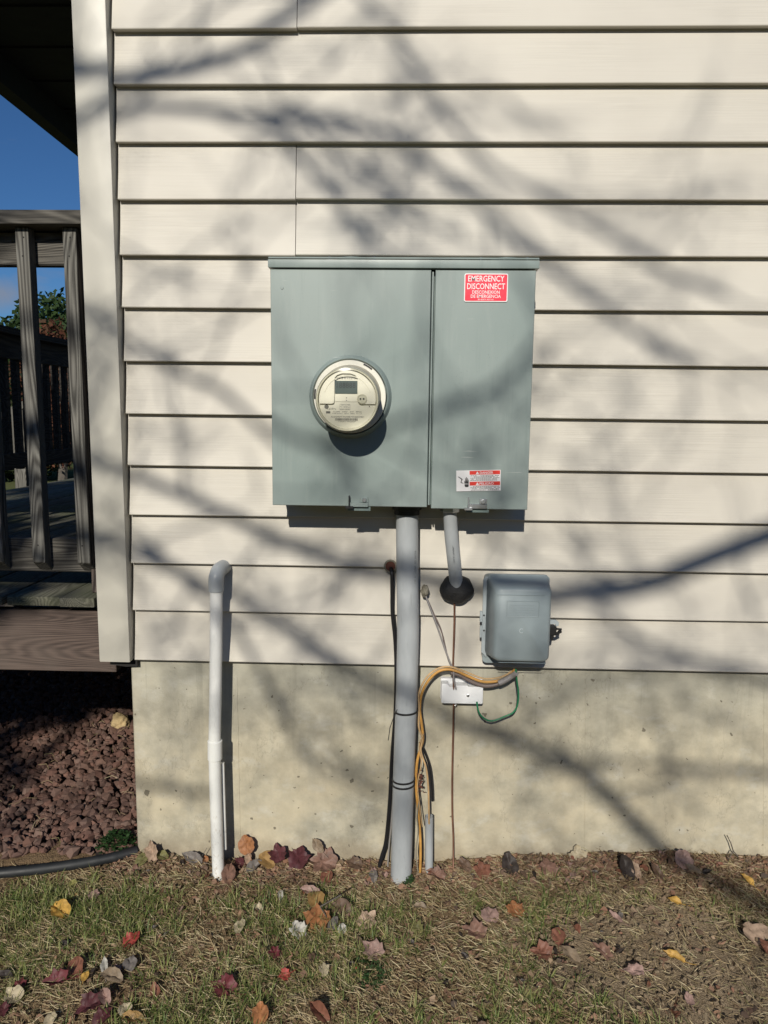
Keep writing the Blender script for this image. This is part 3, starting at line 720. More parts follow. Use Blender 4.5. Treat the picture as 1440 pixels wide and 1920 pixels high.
for i in range(6): xx = a_[0]+(b_[0]-a_[0])*i/5; box(xx-.0002, xx+.0002, YP-.0005, YP-.0001, a_[1], b_[1], bm)
for i in range(2): zz = a_[1]+(b_[1]-a_[1])*i; box(a_[0], b_[0], YP-.00048, YP-.0001, zz-.0002, zz+.0002, bm)
for i in range(5):
    for j in range(4):
        if rnd.random() < .55: box(a_[0]+(i+.3)*(b_[0]-a_[0])/5, a_[0]+(i+.6)*(b_[0]-a_[0])/5, YP-.00046, YP-.0001, a_[1]+(j+.3)*(b_[1]-a_[1])/4, a_[1]+(j+.6)*(b_[1]-a_[1])/4, bm)
mk('barcode', bm, 'ink', met)
bm = bmesh.new(); lathe([(.0052, YP-.0006), (.0052, YP-.0001)], Fp(612, 762.5), 20, bm); a_ = Fp(611, 775); b_ = Fp(619, 771); box(a_[0], b_[0], YP-.0006, YP-.0001, a_[1], b_[1], bm)
mk('maker_mark', bm, 'ink_soft', met)
mk('clear_cover', lathe([(.0742, YP-.0095), (.0735, YP-.0125), (.066, YP-.0145), (.04, YP-.0158), (.002, YP-.0162)], fc, 64, cap=False), 'glass', met, smooth=True)
bm = bmesh.new()                            # black lock slots round the flange
for a_, sp_ in ((59, 8), (176, 8)):
    ins = [(mc[0]+r*math.cos(math.radians(t)), mc[1]+r*math.sin(math.radians(t))) for r, t in [(.0892, a_-sp_+i*2*sp_/8) for i in range(9)]]
    outs = [(mc[0]+r*math.cos(math.radians(t)), mc[1]+r*math.sin(math.radians(t))) for r, t in [(.0855, a_+sp_-i*2*sp_/8) for i in range(9)]]
    poly(ins+outs, PT-.0255, PT-.0235, bm)
mk('lock_slot', bm, 'black', met)

# ------------------------------------------------------------------ conduits and pipes
YC = -.052
def pth(l, Y): return [at(u, v, Y if not callable(Y) else Y(v)) for u, v in l]
cond = thing('conduit', tuple(at(754, 1630, YC)), 'thick grey plastic conduit running from the cabinet down into the ground', 'conduit')
pc = pth([(762.5, 985), (764, 1080), (765, 1180), (763, 1280), (761, 1340), (758, 1420), (756, 1480), (754, 1560), (752, 1650)], YC)
pc[0] = Vector((pc[0].x, YC, cz0-.004)); pc.append(pc[-1]+Vector((0, 0, -.12)))
mk('pipe', tube(pc, .0305, 28, k=5), 'conduit', cond, smooth=True)
mk('hub', tube([Vector((pc[0].x, YC, cz0+.006)), Vector((pc[0].x, YC, cz0-.016)), Vector((pc[0].x, YC, cz0-.017)), Vector((pc[0].x, YC, cz0-.030))], [.040, .040, .0345, .0345], 24), 'black', cond, smooth=True)  # grey adapter made black; the cabinet's shade is put into its colour
def conduit_x(z):
    for a, b in zip(pc, pc[1:]):
        if b.z <= z <= a.z: return a.lerp(b, (a.z-z)/(a.z-b.z)).x
    return pc[-1].x
textmesh([('SCH 40  PVC  2 IN', 0, 0, .0035, .09)], 0, 'ink_soft', cond, name='conduit_print').data.transform(Matrix.Identity(4))
tp = [c for c in cond.children if c.name.startswith('conduit_print')][0]
tp.rotation_euler = (0, math.radians(90), 0)
for v in tp.data.vertices: v.co += wloc(cond)      # back to raw text coordinates
mw = Vector((at(777, 1060, YC-.02).x, YC-.0235, at(777, 1060, YC).z)); tp.location = mw-wloc(cond)
# couplings of the buried run
zt_ = {}
def tie(v, tail, label):
    z = at(758, v, YC-.03).z; x = conduit_x(z); t = thing('zip_tie', (x, YC, z), label, 'zip tie', 'black zip ties around the thick conduit')
    loop = [Vector((x+.0318*math.cos(a), YC+.0318*math.sin(a), z+.0015*math.cos(a))) for a in [2*math.pi*i/36 for i in range(37)]]
    bm = bmesh.new(); prev = None
    for p in loop:
        n_ = Vector((p.x-x, p.y-YC, 0)).normalized(); r_ = [bm.verts.new(p+n_*a+Vector((0, 0, b))) for a, b in ((0, -.0026), (.0016, -.0026), (.0016, .0026), (0, .0026))]
        if prev:
            for k in range(4): bm.faces.new((prev[k], prev[(k+1) % 4], r_[(k+1) % 4], r_[k]))
        prev = r_
    mk('strap', bm, 'black', t)
    if tail: mk('tail', tube(tail, .0012, 5), 'black', t)
tie(1340, pth([(745, 1330), (738, 1345), (731, 1365), (728, 1388)], -.07), 'black zip tie with a loose tail, upper one around the thick grey conduit')
tie(1470, None, 'black zip tie, middle one around the thick grey conduit, just above another')
tie(1479, None, 'black zip tie, lowest around the thick grey conduit, a finger below another')

# smaller conduit into the putty
q0, q1 = at(845, 975, -.085), at(857, 1108, -.022)
c2 = thing('conduit', tuple(q1), 'short slanting grey conduit from the cabinet into a black putty ball', 'conduit')
qa = Vector((at(843, 960, -.09).x, -.092, cz0-.006))
mk('pipe', tube([qa, at(846, 1000, -.082), at(851, 1050, -.060), at(856, 1100, -.034), at(857, 1118, -.012)], .0185, 22, k=4), 'conduit', c2, smooth=True)
mk('locknut', tube([qa+Vector((0, 0, .009)), qa+Vector((0, 0, -.010))], .026, 6), 'steel', c2, bevel=.001)
tp = textmesh([('2" SCH 40 CONDUIT UL 651', 0, 0, .0042, .075)], 0, 'ink', c2, name='conduit_print')
for v in tp.data.vertices: v.co += wloc(c2)
tp.rotation_euler = (math.radians(-21), math.radians(85), 0); tp.location = at(848.5, 1028, -.093)-wloc(c2)
def blob(name, c, r, mat, label, cat, seed=0, flat=.5, amp=.25, parent=None):
    bm = bmesh.new(); bmesh.ops.create_icosphere(bm, subdivisions=4, radius=1)
    for v in bm.verts:
        k = 1+amp*noise.noise(v.co*1.7+Vector((seed, 0, 0)))+amp*.4*noise.noise(v.co*5+Vector((seed, 3, 0)))
        v.co = Vector((v.co.x*r[0]*k, v.co.y*r[1]*k, v.co.z*r[2]*k))+Vector(c)
    o = mk(name, bm, mat, parent, smooth=True, origin=c, ang=180)
    if label: tag(o, label, cat)
    return o
pb = at(857, 1105, -.03)
blob('duct_putty', (pb.x-.001, -.028, pb.z), (.046, .028, .041), 'putty', 'black ball of duct putty sealing the slanting conduit at the siding', 'putty', 2, amp=.09)
q = at(797, 1108, -.03); blob('caulk_lump', tuple(q), (.011, .014, .017), 'putty_tan', 'small tan lump of caulk beside the thick conduit where grey wires leave', 'caulk', 5)
q = at(732, 1062, -.02)
hole = thing('cable_hole', (q.x, -.02, q.z), 'round rusty brown cable hole in the siding left of the thick conduit', 'hole')
mk('rim', lathe([(.0185, -.0105), (.0185, -.019), (.0145, -.020), (.0135, -.010)], (q.x, q.z), 24, cap=False), 'putty_tan', hole, smooth=True)
mk('recess', lathe([(.0138, -.0165), (.0138, -.006)], (q.x, q.z), 20), 'rust', hole)

# white pipe with elbow and coupling
YW = -.068
wp = thing('white_pipe', tuple(at(405, 1640, YW)), 'white plastic pipe with an elbow into the siding, standing at the left', 'pipe')
pw = pth([(405.5, 1100), (405, 1200), (404, 1300), (402.5, 1400), (404, 1480), (407, 1570), (410, 1650)], YW)
pw.append(pw[-1]+Vector((0, 0, -.1)))
mk('pipe', tube(pw, .0172, 26, k=5), 'pvc_white', wp, smooth=True)
qe = at(405.5, 1108, YW)
el = [qe, qe+Vector((0, 0, .030)), qe+Vector((.001, .006, .044)), qe+Vector((.003, .020, .054)), qe+Vector((.006, .040, .056)), qe+Vector((.008, .072, .056))]
mk('elbow', tube(el, [.0205, .0207, .0207, .0206, .0205, .0205], 26, k=4), 'pvc_grey', wp, smooth=True)
ca, cb_ = at(403, 1388, YW), at(403, 1423, YW)
mk('coupling', tube([ca+Vector((0, 0, .0)), cb_], .0205, 28), 'pvc_white', wp, bevel=.001, smooth=True)
q = at(417, 1430, YW+.018); q2 = at(422, 1592, YW+.018)
mk('pipe_strap', tube([q, q2], .0055, 10), 'pvc_white', wp, smooth=True)
# short grey stub
q1_, q2_ = at(804.5, 1530, -.035), at(804.5, 1640, -.035)
sb = thing('conduit', tuple(q2_), 'short thin grey conduit stub standing in the soil right of the thick conduit', 'conduit')
bm = tube([q1_, q2_], .0118, 20, cap=False); tube([q1_+Vector((0, 0, -.002)), q2_], .0098, 20, bm, cap=True); mk('pipe', bm, 'pvc_grey', sb, smooth=True)

# ------------------------------------------------------------------ cables
def cable(l, Y, r, mat, label, cat='cable', name='cable', n=8, k=6):
    pts = [at(p[0], p[1], p[2] if len(p) > 2 else Y) for p in l]
    b = min(pts, key=lambda p: p.z)
    o = mk(name, tube(pts, r, n, k=k), mat, None, smooth=True, origin=tuple(b), ang=80); return tag(o, label, cat)
cable([(733, 1064, -.010), (735, 1075, -.030), (735.5, 1110), (736, 1150), (741, 1200), (743, 1260), (741, 1340), (735, 1420), (731, 1500), (724, 1575), (716, 1605), (711, 1625)], -.028, .0058, 'cable_black', 'thick black cable from the round hole down the left side of the thick conduit')
cable([(739, 1470), (736, 1510), (733, 1550), (729, 1590), (727, 1625)], -.02, .0020, 'cable_grey', 'thin pale wire hanging beside the black cable near the ground', 'wire', 'wire')
cable([(965, 1256, -.055), (952, 1269), (932, 1277), (905, 1278), (878, 1268), (858, 1259), (840, 1255), (822, 1259), (804, 1275), (791, 1300), (787, 1330), (791, 1360), (793, 1385), (788, 1405), (782, 1430), (780, 1470), (784, 1520), (788, 1570), (788.5, 1610), (787, 1645)], -.045, .0041, 'cable_orange', 'orange cable looping from the utility box round to the ground beside the thick conduit')
cable([(960, 1258, -.05), (948, 1266), (930, 1271.5), (905, 1272), (879, 1262), (858, 1254), (840, 1250), (820, 1254), (800, 1270), (786, 1298), (786, 1330), (785, 1362), (792, 1385), (789, 1408), (799, 1440), (803, 1475), (804, 1510), (804.5, 1545)], -.052, .0027, 'cable_tan', 'thinner tan orange cable running along the orange one and into the short stub')
cable([(962, 1262, -.05), (950, 1272), (932, 1283), (908, 1286), (884, 1278), (862, 1266), (845, 1262)], -.034, .0060, 'cable_mauve', 'short brownish grey cable under the orange one below the utility box')
cable([(968, 1262, -.06), (960, 1267), (948, 1275), (935, 1281)], -.050, .0085, 'cable_grey', 'thick grey cable end with a blue band leaving the utility box', name='cable_end')
cable([(967, 1255, -.06), (969, 1275), (972, 1300), (970, 1322), (962, 1336), (945, 1344), (930, 1350), (918, 1351.5), (905, 1345), (897, 1333), (894, 1316)], -.05, .0026, 'cable_green', 'thin green wire hanging in a loop from the utility box to the white bridge', 'wire', 'wire')
cable([(797, 1114, -.035), (806, 1138), (820, 1175), (832, 1210), (843, 1240), (850, 1256), (851, 1275), (855, 1292)], -.045, .0024, 'cable_grey', 'light grey wire running from the caulk lump down to the white bridge', 'wire', 'wire')
cable([(799, 1118, -.035), (812, 1148), (826, 1178), (833, 1205), (840, 1235), (848, 1252), (846, 1262)], -.036, .0020, 'cable_mauve', 'darker thin wire twisted behind the light grey wire from the caulk lump', 'wire', 'wire')
cable([(852, 1118, -.03), (852, 1160), (851, 1200), (849.5, 1250), (850.5, 1285, -.035), (850.5, 1325, -.02), (849.5, 1380, -.008), (848, 1450, -.004), (848, 1520, -.004), (850, 1570, -.006), (850, 1612, -.02), (849.5, 1650, -.05)], -.022, .0028, 'copper', 'bare copper ground wire from the putty ball straight down to the soil', 'wire', 'copper_wire')
cable([(787, 1392, -.04), (797, 1412), (806, 1440), (810, 1475), (811, 1502)], -.028, .0030, 'cable_black', 'short black cable bowing out right of the orange cables above the stub')
cable([(786, 1500, -.05), (782, 1530), (784, 1560), (780, 1600), (784, 1635)], -.062, .0018, 'putty_tan', 'pale frayed strand hanging beside the orange cable near the ground', 'wire', 'wire')
cable([(794, 1376, -.06), (786, 1400), (790, 1430), (783, 1470), (787, 1512), (792, 1550)], -.058, .0016, 'cable_tan', 'thin tan strand twisting round the orange cable above the ground', 'wire', 'wire')
# little dark nest and burrs on the conduit side
bm = bmesh.new(); rnd = random.Random(11)
for i in range(26):
    c0 = at(785+rnd.random()*8, 1440+rnd.random()*45, -.05); tube([c0, c0+Vector((rnd.uniform(-.008, .008), rnd.uniform(-.006, .006), rnd.uniform(-.01, .01)))], .0010+rnd.random()*.0014, 4, bm)
o = mk('dried_vine', bm, 'rust', None, origin=tuple(at(788, 1475, -.05))); tag(o, 'tiny tangle of dried vine clinging to the right side of the thick conduit', 'vine')

# ------------------------------------------------------------------ utility box (telephone / cable demarcation)
YU = -.135
ub = thing('utility_box', tuple(at(970, 1250, -.05)), 'grey plastic utility box with a rounded cover and black side latch, low on the siding', 'utility box')
ux0, uz1 = P(920, 1091, YU); ux1, uz0 = P(1033, 1251, YU)
hx0 = P(904, 1150, -.05)[0]
mk('base', loft([(rr(hx0+.004, ux1-.004, uz0-.021, uz1-.002, .012), -.050), (rr(hx0+.006, ux1-.006, uz0-.020, uz1-.004, .012), -.0125)]), 'box_plastic', ub, smooth=True, ang=30)
o1 = rr(ux0+.001, ux1+.003, uz0+.001, uz1+.004, .014, 6)
sec = [(o1, -.0505), (rr(ux0+.001, ux1+.003, uz0+.001, uz1+.004, .014, 6), -.060), (rr(ux0-.001, ux1, uz0+.004, uz1+.001, .016, 6), -.0615),
       (rr(ux0+.012, ux1-.004, uz0+.010, uz1-.012, .018, 6), -.122), (rr(ux0+.016, ux1-.007, uz0+.013, uz1-.017, .017, 6), -.131), (rr(ux0+.022, ux1-.012, uz0+.018, uz1-.023, .013, 6), YU)]
mk('cover', loft(sec[::-1]), 'box_plastic', ub, smooth=True, ang=60)
mk('hinge_flange', poly([(hx0, uz1-.012), (hx0+.006, uz1-.004), (ux0+.004, uz1-.004), (ux0+.004, uz0-.002), (hx0+.012, uz0-.002), (hx0, uz0+.012)], -.0585, -.0515), 'box_flange', ub, bevel=.0012)
bm = bmesh.new()
for v in (1154, 1182.5): q = P(907.5, v, -.06); lathe([(.0026, -.0592), (.0026, -.0575)], q, 10, bm)
mk('flange_hole', bm, 'black', ub)
bm = bmesh.new()
for v0, v1 in ((1146, 1166), (1173, 1195)): a_ = P(900, v0, -.05); b_ = P(904, v1, -.05); box(a_[0], hx0+.0005, -.053, -.044, b_[1], a_[1], bm)
mk('hinge_knuckle', bm, 'box_flange', ub, bevel=.0008)
q = P(917, 1169, -.0625); sc = mk('lock_screw', lathe([(.0055, -.072), (.0060, -.070), (.0060, -.060)], (q[0]+.004, q[1]), 16), 'box_flange', ub, smooth=True)
b_ = box(q[0]-.001, q[0]+.009, -.0728, -.0722, q[1]-.0009, q[1]+.0009); mk('slot', spin(b_, math.radians(40), (q[0]+.004, -.07, q[1])), 'black', sc)
# embossed plate and mark on the cover
x0, z1 = P(951, 1127, YU); x1, z0 = P(1010, 1157, YU); bm = bmesh.new()
for a, b in (((x0, z0), (x1, z0)), ((x1, z0), (x1, z1)), ((x1, z1), (x0, z1)), ((x0, z1), (x0, z0))): tube([(a[0], YU-.0002, a[1]), (b[0], YU-.0002, b[1])], .0008, 5, bm)
for i in range(5): zz = z0+(z1-z0)*(i+.8)/6.5; tube([(x0+.006, YU, zz), (x1-.012, YU, zz)], .0006, 4, bm)
mk('embossed_plate', bm, 'box_plastic', ub)
xa, za = P(933, 1115, YU); xb, _ = P(1022, 1115, YU); xc, zc = P(935, 1242, YU); xd, _ = P(1024, 1242, YU)
mk('molded_rib', tube([(xa, YU+.0001, za), (xb, YU+.0001, za)], .0013, 6, tube([(xc, YU+.0004, zc), (xd, YU+.0004, zc)], .0009, 6)), 'box_plastic', ub)
q = P(978, 1183, YU); mk('molded_logo', tube([(q[0]+.0055*math.cos(a), YU-.0002, q[1]+.0055*math.sin(a)) for a in [math.radians(50+260*i/16) for i in range(17)]], .0011, 5), 'box_flange', ub)
# latch ear and black latch
e0 = P(1033, 1164, -.06); ear = [(e0[0]-.006, e0[1]+.002), (e0[0]+.014, e0[1]+.002), (e0[0]+.022, e0[1]-.004), (e0[0]+.022, e0[1]-.014), (e0[0]+.014, e0[1]-.016), (e0[0]+.013, e0[1]-.008), (e0[0]-.006, e0[1]-.010)]
mk('latch_ear', poly(ear, -.0605, -.0525), 'box_flange', ub, bevel=.0008)
q = P(1034, 1182, -.068)
lt = mk('latch', lathe([(.011, -.075), (.0122, -.073), (.0122, -.058)], q, 22), 'black', ub, smooth=True)
mk('latch_arm', poly([(q[0]+.004, q[1]-.004), (q[0]+.017, q[1]-.006), (q[0]+.019, q[1]+.000), (q[0]+.027, q[1]+.001), (q[0]+.028, q[1]-.005), (q[0]+.020, q[1]-.009), (q[0]+.014, q[1]-.013), (q[0]+.003, q[1]-.012)], -.072, -.064), 'black', lt, bevel=.001)
mk('latch_prong', poly([(q[0]+.007, q[1]+.012), (q[0]+.012, q[1]+.012), (q[0]+.014, q[1]+.006), (q[0]+.028, q[1]+.006), (q[0]+.028, q[1]+.001), (q[0]+.012, q[1]+.002), (q[0]+.006, q[1]+.006)], -.070, -.065), 'black', lt, bevel=.0008)
mk('latch_foot', poly([(q[0]-.002, q[1]-.010), (q[0]+.008, q[1]-.010), (q[0]+.006, q[1]-.026), (q[0]+.001, q[1]-.030), (q[0]-.002, q[1]-.024)], -.070, -.062), 'black', lt, bevel=.001)

# white grounding bridge
gx0, gz1 = P(828, 1284, -.035); gx1, gz0 = P(905, 1320, -.035)
gb = thing('ground_bridge', ((gx0+gx1)/2, -.01, gz0), 'small white plastic grounding bridge on the copper wire below the siding', 'grounding block')
pts = [(gx0, gz0+.003), (gx0+.004, gz0), (gx1-.003, gz0), (gx1, gz0+.003), (gx1, gz1), (gx1-.006, gz1), (gx1-.008, gz1-.005), (gx1-.040, gz1-.005), (gx1-.044, gz1-.001), (gx0+.040, gz1-.001), (gx0+.037, gz1-.006), (gx0+.022, gz1-.006), (gx0+.018, gz1+.003), (gx0+.002, gz1+.003), (gx0, gz1+.001)]
mk('housing', poly(pts, -.036, -.006), 'white_plastic', gb, bevel=.0016, segs=2, smooth=True)
mk('back_plate', box(gx0-.001, gx1+.001, -.0055, .0115, gz0+.001, gz1+.008), 'white_plastic', gb, bevel=.001)
q = P(877.5, 1304, -.036); sc = mk('screw', lathe([(.0030, -.0385), (.0042, -.0378), (.0042, -.0358)], q, 14), 'steel', gb, smooth=True)
mk('slot', box(q[0]-.0006, q[0]+.0006, -.0389, -.0384, q[1]-.003, q[1]+.003), 'black', sc)
mk('clamp_stub', tube([(P(853, 1320, -.03)[0]+.002, -.028, gz0+.002), (P(853, 1320, -.03)[0]+.003, -.030, gz0-.006), (P(853, 1320, -.03)[0]-.001, -.031, gz0-.008)], .0018, 6), 'steel', gb)

# ------------------------------------------------------------------ gravel, rock, drain pipe
rng = np.random.default_rng(4)
def ico():
    bm = bmesh.new(); bmesh.ops.create_icosphere(bm, subdivisions=1, radius=1)
    v = np.array([x.co[:] for x in bm.verts]); f = np.array([[q.index for q in x.verts] for x in bm.faces]); bm.free(); return v, f
iv, if_ = ico()
def stones(name, n, xr, yr, zf, smin, smax, mat, keep=None, flat=.62):
    Vs = []; Fs = []; c = 0; i = 0
    while i < n:
        x, y = rng.uniform(*xr), rng.uniform(*yr)
        if keep and not keep(x, y): i += 1; continue
        s = rng.uniform(smin, smax)*(.7+.6*rng.random()); v = iv*rng.uniform(.68, 1.25, (len(iv), 1))
        v = v*np.array([1, rng.uniform(.6, 1), rng.uniform(.45, .9)*flat/.62])*s
        a, b, g_ = rng.uniform(0, 6.28), rng.uniform(-.6, .6), rng.uniform(-.6, .6)
        Rz = np.array([[math.cos(a), -math.sin(a), 0], [math.sin(a), math.cos(a), 0], [0, 0, 1]]); Rx = np.array([[1, 0, 0], [0, math.cos(b), -math.sin(b)], [0, math.sin(b), math.cos(b)]]); Ry = np.array([[math.cos(g_), 0, math.sin(g_)], [0, 1, 0], [-math.sin(g_), 0, math.cos(g_)]])
        Vs.append(v@(Rz@Rx@Ry).T+np.array([x, y, zf(x, y)+rng.uniform(0, .016)])); Fs.append(if_+c); c += len(iv); i += 1
    o = raw(name, np.vstack(Vs), np.vstack(Fs), mat); return tag(o, kind='stuff')
def edge_y(x): return -.035+.03*math.sin(x*5)
gr_ = stones('gravel', 12000, (-2.35, XL-.004), (-.05, 1.95), lambda x, y: -.05+.012*math.sin(x*6)*math.sin(y*5), .008, .021, 'gravel', lambda x, y: y > edge_y(x))
tag(gr_, 'dark reddish brown lava gravel in front of and under the deck', 'gravel')
q = atz(222, 1362, -.02)
o = blob('rock', (q.x, q.y+.02, -.008), (.036, .030, .036), 'rock', 'lone tan yellow rock on the gravel beside the foundation corner', 'rock', 9, amp=.35)
# corrugated drain pipe end
dp = [atz(u, v, -.038) for u, v in ((-260, 1650), (-120, 1646), (0, 1637), (80, 1629), (150, 1619), (205, 1609), (238, 1601))]
drp = thing('drain_pipe', tuple(dp[3]), 'black plastic drain pipe lying between the gravel and the lawn', 'drain pipe')
sp = spline(dp, 8); tb = tube(sp, [.0142 + (.0010 if i % 6 == 0 else 0) for i in range(len(sp))], 18); mk('pipe', tb, 'drain', drp, smooth=True)
q = dp[-1]; mk('collar', tube([q-(dp[-1]-dp[-2]).normalized()*.012, q+(dp[-1]-dp[-2]).normalized()*.03], .0168, 18), 'black', drp, smooth=True)

# ------------------------------------------------------------------ small plants and grass
def blades(name, n, region, dens, hmin, hmax, wid, mat, lean=(.3, 1.2), segs=3, flat=False, clump=None):
    pos = []; tries = 0
    while len(pos) < n and tries < n*30:
        tries += 1; x, y = rng.uniform(*region[0]), rng.uniform(*region[1])
        if rng.random() < dens(x, y):
            if clump:
                for _k in range(rng.integers(3, clump)):
                    aa = rng.uniform(0, 6.28); ri = abs(rng.normal(0, .007)); pos.append((x+ri*math.cos(aa), min(y+ri*math.sin(aa), -.004), aa+rng.normal(0, .5)))
            else: pos.append((x, y, rng.uniform(0, 6.28)))
    m = len(pos); Vv = np.zeros((m, segs*2+1, 3)); Ff = []
    for i, (x, y, a) in enumerate(pos):
        z = gz(x, min(y, 0)); h = rng.uniform(hmin, hmax); w_ = wid*rng.uniform(.6, 1.3)
        ln = rng.uniform(*lean); a00 = 0; d = np.array([math.cos(a), math.sin(a)]); pdir = np.array([-d[1], d[0]]); ca = rng.uniform(-.8, .8)
        px_, py_, pz_ = x, y, z-.003; th = ln*.35 if not flat else rng.uniform(1.15, 1.62)
        if flat: pz_ += rng.uniform(.0, .012)
        for s in range(segs+1):
            t = s/segs
            if s < segs:
                ww = w_*(1-.55*t); Vv[i, 2*s] = (px_+pdir[0]*ww, py_+pdir[1]*ww, pz_); Vv[i, 2*s+1] = (px_-pdir[0]*ww, py_-pdir[1]*ww, pz_+(.0008 if flat else 0))
            else: Vv[i, 2*s] = (px_, py_, pz_)
            st = h/segs; px_ += math.sin(th)*st*d[0]; py_ += math.sin(th)*st*d[1]; pz_ += math.cos(th)*st
            py_ = min(py_, .008)
            th += ln*.65*(1.3/segs) if not flat else rng.uniform(-.22, .30); a += ca/segs; d = np.array([math.cos(a), math.sin(a)])
        b = i*(segs*2+1)
        for s in range(segs-1): Ff.append((b+2*s, b+2*s+1, b+2*s+3, b+2*s+2))
        Ff.append((b+2*segs-2, b+2*segs-1, b+2*segs))
    o = raw(name, Vv.reshape(-1, 3), Ff, mat); return tag(o, kind='stuff')
def nz(x, y, s, o=0): return .5+.5*noise.noise(Vector((x*s, y*s, o)))*1.6
def soilmask(x, y):      # 1 where grass grows, 0 on the bare patch at the right and along the wall
    bx_ = max(0, 1-((x-.66)/.34)**2-((y+.38)/.22)**2)
    wallm = min(1, max(0, (-y-.07)/.10)); return max(0, (1-2.2*bx_))*wallm
def d_green(x, y):
    if x < -.80 and y > -.075: return 0
    m = soilmask(x, y); k = max(0, nz(x, y, 3.2, 4)*.6+nz(x, y, 13, 2)*.5-.36)*1.9; left = 1.0 if x < .25 else .42
    if y > -.16: k *= .5
    return min(1, m*k*left)
def d_dry(x, y):
    if x < -.80 and y > -.06: return 0
    return min(1, max(0, .1+1.0*nz(x, y, 4.0, 8)*nz(x, y, 17, 3)*1.6)*max(.20, soilmask(x, y), .75 if (y > -.17 and x < 1.0) else 0))
REG = ((-1.32, 1.12), (-.82, .0))
g1 = blades('green_grass', 31000, REG, d_green, .012, .056, .0012, 'grass', (.6, 2.7), clump=14)
tag(g1, 'green grass growing in patches on the lawn', 'grass')
g2 = blades('dry_grass', 68000, REG, d_dry, .008, .050, .0006, 'straw', (1.9, 3.0), flat=True)
tag(g2, 'dry straw coloured dead grass matted over the soil', 'grass')
REG2 = ((-2.2, 2.2), (-3.1, -.82))
g3 = blades('near_grass', 16000, REG2, lambda x, y: min(1, nz(x, y, 3, 4)), .03, .065, .002, 'grass', (.5, 1.8), segs=2)
tag(g3, 'green lawn grass nearer the viewer', 'grass')
# straw and twigs lying over the gravel
Vs = bmesh.new(); rnd = random.Random(8)
for i in range(46):
    c0 = Vector((rnd.uniform(-1.35, -.83), rnd.uniform(0.0, .9), -.022)); a = rnd.uniform(0, 6.28); l = rnd.uniform(.02, .07)
    tube([c0, c0+Vector((math.cos(a)*l*.5, math.sin(a)*l*.5, .006)), c0+Vector((math.cos(a+.4)*l, math.sin(a+.4)*l, 0))], .0008, 4, Vs)
o = mk('straw_bits', Vs, 'straw'); tag(o, 'straw bits scattered over the gravel', 'straw', kind='stuff')

def plant(name, c, rx, ry, h, n, size, mat, label, cat, three=True):
    V = []; Fc = []; rnd = random.Random(int(abs(c[0])*1000)); k = 0
    t = thing(name, c, label, cat)
    for i in range(n):
        a = rnd.uniform(0, 6.28); r = math.sqrt(rnd.random()); p = Vector((c[0]+rx*r*math.cos(a), c[1]+ry*r*math.sin(a), c[2]+h*(1-r*r*.8)*rnd.uniform(.55, 1)))
        if p.y > -.003 and p.x > XL: p.y = -.006
        s = size*rnd.uniform(.6, 1.2); tz = rnd.uniform(-.5, .5); ty = rnd.uniform(-.7, .3)
        Rm = Matrix.Rotation(rnd.uniform(0, 6.28), 3, 'Z'); Rm = Matrix.Rotation(ty, 3, 'X')@Matrix.Rotation(tz, 3, 'Y')@Rm
        for lf in range(3):
            la = lf*2.094; pts_ = [(0, 0), (.45, -.40), (.95, -.38), (1.12, -.05), (.90, .05), (1.05, .30), (.6, .5), (.3, .3)]
            b = len(V)
            for q in pts_:
                v = Vector((q[0]*math.cos(la)-q[1]*math.sin(la), q[0]*math.sin(la)+q[1]*math.cos(la), .18*(q[0]**2)-.12))*s; V.append(tuple(p+Rm@v))
            Fc.append(tuple(range(b, b+8)))
    raw('leaves', V, Fc, mat, t)
    bm = bmesh.new()
    for i in range(14): a = rnd.uniform(0, 6.28); r = rnd.random()*.8; tube([Vector(c)+Vector((0, 0, -.01)), Vector((c[0]+rx*r*math.cos(a), min(c[1]+ry*r*math.sin(a), -.004 if c[0] > XL else 9), c[2]+h*.7))], .0009, 4, bm)
    mk('stems', bm, 'weed', t); return t
q = atz(212, 1590, -.03)
plant('weed_plant', (q.x, q.y+.03, -.045), .062, .050, .052, 190, .0095, 'weed', 'leafy green weed growing at the foundation corner beside the drain pipe', 'weed')
q = atz(690, 1830, -.05)
plant('clover_patch', (q.x, q.y, gz(q.x, q.y)), .060, .055, .020, 95, .009, 'weed', 'low dark green clover patch in the lawn below the thick conduit', 'clover')
q = atz(775, 1655, -.045)
plant('weed_sprout', (q.x-.01, q.y, gz(q.x, q.y)), .018, .018, .03, 14, .009, 'weed', 'tiny green sprout at the foot of the thick conduit', 'weed')

# ------------------------------------------------------------------ fallen leaves
def leafmat(name, col):
    m_ = sum(col)/3; k_ = .9 if 'yellow' in name else .84; col = tuple((c_*.82+m_*.18)*k_ for c_ in col)
    g = G(name); n1 = g.noise(g.coord(rnd=True), 70, 4, .6); n2 = g.noise(g.coord(rnd=True), 260, 3)
    lo = tuple(x*.62 for x in col); hi = tuple(min(1, x*1.25) for x in col)
    c_ = g.ramp(n1, [(.32, lo), (.55, col), (.75, hi)]); c_ = g.mix(g.ramp(n2, [(.60, 0.), (.75, .45)]), c_, (.10, .055, .03))
    m = g.out(c_, .55, g.bump(n1, .4, .001), 0, .35); t = g.n('BsdfTranslucent'); g.link(c_, t.inputs[0]); ms = g.n('MixShader'); ms.inputs[0].default_value = .18
    g.link(g.b.outputs[0], ms.inputs[1]); g.link(t.outputs[0], ms.inputs[2]); g.link(ms.outputs[0], g.t.nodes['Material Output'].inputs[0]); return m
